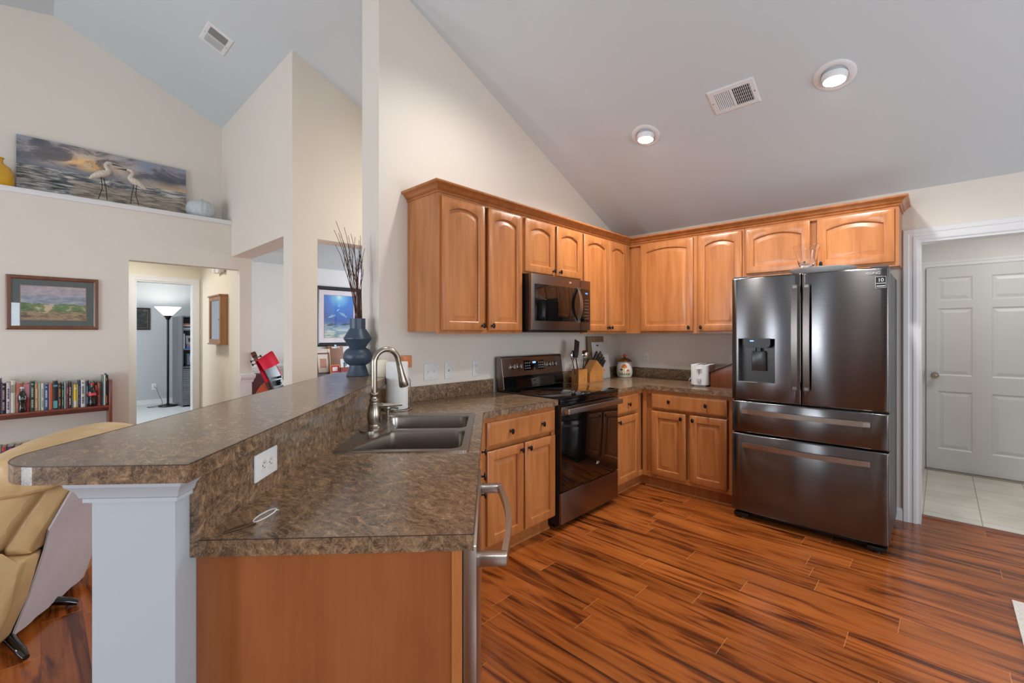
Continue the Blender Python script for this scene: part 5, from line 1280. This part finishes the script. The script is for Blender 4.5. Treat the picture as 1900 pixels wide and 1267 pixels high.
# ---------------------------------------------------------------- dining room
def undersea():
    t = NT('undersea_print'); v = t.coord('Object'); sp = t.n('SeparateXYZ', Vector=v); x, z = sp.outputs[0], sp.outputs[2]
    d = t.math('SQRT', t.math('ADD', t.math('MULTIPLY', x, x), t.math('MULTIPLY', t.math('SUBTRACT', z, .31), t.math('SUBTRACT', z, .31))))
    blue = t.ramp(d, [(.0, (210, 240, 250)), (.06, (120, 196, 232)), (.18, (34, 116, 206)), (.38, (20, 72, 158)), (.7, (60, 160, 180))])
    n = t.noise(t.coord('Object', (5, 1, 18), (0, .5, 0)), 1.0, 3, .5, 1.2)
    sand = t.ramp(n, [(.35, (116, 148, 150)), (.52, (186, 194, 184)), (.7, (228, 226, 212))])
    f = t.ramp(z, [(.0, (255, 255, 255)), (.001, (255, 255, 255))])
    c = t.mix(t.ramp(t.math('ADD', z, .5), [(.22, (255, 255, 255)), (.42, (0, 0, 0))]), blue, sand)
    t.p(Base__Color=c, Roughness=.5); return t.m
t = framed('framed_picture', 'large dark framed blue undersea picture on the dining room wall', -1.115, 1.632, 4.2995, .74, .922, .055, .03, flat((226, 216, 220), .7), .078, undersea(), M['black_plastic'])
for q, (px, pz, s, a_) in enumerate([(-.12, .0, .9, 20), (.06, .03, 1.0, -30), (-.13, -.13, 1.0, 10), (.10, -.12, 1.0, 5), (-.02, .10, .4, 40), (.0, .17, .35, 60)]):
    m = MB(); pts = [(-.075, .0), (-.03, .018), (.0, .020), (.012, .038), (.022, .018), (.05, .008), (.075, .018), (.068, .0), (.075, -.016), (.045, -.006), (.0, -.016), (-.03, -.014)]
    ca, sa = cos(R(a_)), sin(R(a_))
    m.prism([(px+s*(x*ca-z*sa), pz+s*(x*sa+z*ca)) for x, z in pts], 'y', -.013, -.0117); m.build('painted_fish', flat((120, 170, 206) if q < 2 else ((26, 38, 52) if q < 4 else (170, 206, 220)), .6), t, smooth=0)
SBZ = .775
t = thing('sideboard', 'low dark grey sideboard against the dining room wall under the undersea picture', 'sideboard', (0, 0, 0))
MB().box(-1.95, -.45, 3.84, 4.29, .74, SBZ, .005).build('top', plain('dark_slate_top', (92, 98, 108), .3), t)
MB().box(-1.92, -.48, 3.87, 4.28, .08, .74).build('body', flat((64, 68, 76), .5), t, smooth=0)
for k in range(3):
    dd = MB().box(-1.90+k*.475, -1.90+k*.475+.46, 3.852, 3.8695, .11, .72, .004).build('door', flat((70, 74, 82), .5), t)
    MB().lathe([(.012, 0), (.008, -.012), (.014, -.02), (0, -.024)], (-1.90+k*.475+.42, 3.852, .45), 14, 'y').build('knob', M['nickel'], dd)
for x in (-1.88, -.52):
    for y in (3.9, 4.25): MB().box(x-.02, x+.02, y-.02, y+.02, 0.0045, .08).build('leg', flat((50, 52, 58)), t, smooth=0)
stand_frame('photo_frame', 'small frame with red mat and white oval on the dining sideboard', -1.335, 3.95, SBZ, .155, .13, M['bamboo'], flat((196, 34, 60)), flat((226, 226, 224)))
stand_frame('photo_frame', 'brown framed floral picture leaning behind the small red frame on the sideboard', -1.475, 4.02, SBZ, .20, .31, M['picframe'], flat((222, 214, 198)), flat((186, 130, 112)))
stand_frame('photo_frame', 'pale cream framed picture at the back of the sideboard left of the clipboard', -1.43, 4.16, SBZ, .25, .36, flat((214, 200, 176)), flat((226, 220, 208)), flat((206, 196, 180)))
t = thing('clipboard', 'brown clipboard with silver clip leaning on the dining wall above the sideboard', 'clipboard', (-1.19, 4.215, SBZ), 0, None, (R(-8), 0, 0))
MB().box(-.125, .125, -.004, 0, 0, .405, .004).build('board', plain('brown_hardboard', (136, 94, 70), .6), t)
MB().box(-.06, .06, -.012, -.004, .365, .392, .003).lathe([(.018, -.014), (.022, -.004)], (0, 0, .405), 16, 'y').build('clip', M['chrome'], t)
t = thing('mail_organizer', 'reddish wooden desk organizer holding white cards on the sideboard', 'organizer', (-1.14, 3.985, SBZ))
MB().box(-.12, .12, -.06, -.05, 0, .085).box(-.12, .12, .05, .06, 0, .12).box(-.12, -.11, -.05, .05, 0, .085).box(.11, .12, -.05, .05, 0, .085).box(-.11, .11, -.05, .05, 0, .01).build('tray', plain('red_brown_organizer_wood', (146, 70, 56), .5), t, smooth=0)
o = MB().box(-.10, .02, -.003, 0, 0, .20).build('greeting_card', flat((222, 224, 224)), None, (-1.14, 3.965, SBZ+.0105), (R(-7), 0, 0), smooth=0); tag(o, 'white card with dark print in the left half of the organizer', 'card')
MB().box(-.055, -.03, -.0038, -.003, .07, .15).box(-.025, -.01, -.0038, -.003, .09, .15).build('dark_print', flat((60, 74, 92)), o, smooth=0)
o = MB().box(-.01, .10, -.003, 0, 0, .24).build('greeting_card', flat((206, 224, 226)), None, (-1.14, 3.995, SBZ+.0105), (R(-7), 0, 0), smooth=0); tag(o, 'taller pale blue-white card in the right half of the organizer', 'card')
tag(MB().lathe([(0, 0), (.035, 0), (.045, .03), (.04, .08), (.02, .1), (0, .1)], (0, 0, 0), 24).build('green_jar', plain('green_glaze', (40, 120, 96), .3), None, (-.955, 4.0, SBZ)), 'small green jar on the sideboard right of the organizer', 'jar')
# music stand with red cloth, cello and maroon case seen through the first opening
gx, gy = -2.60, 2.62
t = thing('music_stand', 'black music stand with grey desk in the dining room', 'music stand', (-2.635, 2.50, .004), R(38))
for k in range(3):
    a_ = 2*pi*k/3+.3; MB().tube([(.0, 0, .22), (.26*cos(a_), .26*sin(a_), .012), (.29*cos(a_), .29*sin(a_), .010)], .010, 8).build('leg', M['black_metal'], t)
MB().lathe([(.013, .12), (.013, .55), (.018, .55), (.018, .60), (.010, .60), (.010, .86)], (0, 0, 0), 14).build('pole', M['black_metal'], t)
dk = MB().box(-.09, .09, -.006, .006, -.02, .36, .003).build('desk', flat((84, 94, 98), .4), t, (0, -.02, .80), (R(-14), R(-20), 0))
MB().box(-.11, .11, -.055, .0, -.03, -.02, .002).build('desk_lip', M['black_metal'], dk)
MB().lathe([(.022, -.03), (.022, .03)], (0, -.03, .06), 14, 'y').box(-.03, .03, -.05, -.008, .03, .05, .004).lathe([(.012, -.05), (.012, .0)], (.03, -.01, .10), 10, 'y').build('clamp', M['black_plastic'], dk)
# cloth hanging over the top of the desk
m = MB(); loops = []; n = 10
for k in range(n+1):
    s = k/n; x = -.125+.25*s; w_ = .008*sin(s*9)
    loops.append([(x, -.030+w_, .25-.03*s), (x, -.026+w_, .30), (x, -.016, .362), (x, .0, .372), (x, .016, .362), (x, .022-w_, .28), (x, .022-w_, .12-.05*s), (x, .017-w_, .12-.05*s), (x, .014, .28), (x, .011, .36), (x, .0, .366), (x, -.011, .36), (x, -.020+w_, .30), (x, -.024+w_, .25-.03*s)])
o = m.rings(loops).build('draped_cloth', fabric('red_cloth', (196, 28, 56), 90, .8, .08), None, smooth=60)
o.matrix_world = Matrix.Translation((-2.635, 2.50, .004)) @ Matrix.Rotation(R(38), 4, 'Z') @ Matrix.Translation((0, -.02, .80)) @ Matrix.Rotation(R(-20), 4, 'Y') @ Matrix.Rotation(R(-14), 4, 'X')
tag(o, 'red cloth draped over the top of the grey music stand desk', 'cloth')
# cello leaning behind the stand
t = thing('cello', 'orange-red cello with dark neck leaning behind the music stand', 'cello', (-2.30, 2.82, .03), 0, None, (R(-5), R(-22), R(-15)))
half = [(0, .10), (.10, .102), (.18, .14), (.215, .22), (.20, .32), (.135, .40), (.115, .47), (.125, .55), (.165, .61), (.172, .70), (.14, .79), (.07, .845), (.02, .86)]
outl = half+[(-x, z) for x, z in half[:0:-1]]
MB().prism(outl, 'y', -.05, .05, .008).build('body', plain('orange_red_lacquer', (190, 80, 44), .15, coat=.6), t, smooth=50)
MB().tube([(0, .0, -.02), (0, 0, .11)], .006, 8).build('endpin', M['chrome'], t)
MB().box(-.02, .02, -.072, -.055, .48, 1.08, .004).box(-.016, .016, -.056, -.03, .84, 1.08, .004).build('neck', flat((52, 34, 30), .3), t)
MB().prism([(-.045, .24), (.045, .24), (.02, .42), (-.02, .42)], 'y', -.075, -.06).box(-.045, .045, -.085, -.05, .44, .452, .002).build('tailpiece', M['black_plastic'], t, smooth=0)
hd = MB().box(-.02, .02, -.075, -.035, 1.08, 1.17, .004).lathe([(.028, -.026), (.034, -.014), (.034, .014), (.028, .026)], (0, -.052, 1.19), 18, 'x').build('scroll', flat((96, 54, 34), .3), t)
m = MB()
for s in (-1, 1):
    for z in (1.10, 1.14): m.lathe([(.005, s*.02), (.005, s*.045), (.014, s*.048), (.014, s*.062)], (0, -.055, z+.01*s), 8, 'x')
m.build('tuning_peg', flat((40, 28, 26), .3), hd)
tag(MB().box(-.11, .11, -.09, .09, 0, .89, .03).build('instrument_case', plain('maroon_case', (86, 44, 54), .6), None, (-2.57, 3.34, .0045), (0, 0, R(-10)), smooth=50), 'upright dark maroon case standing behind the cello in the dining room', 'case')
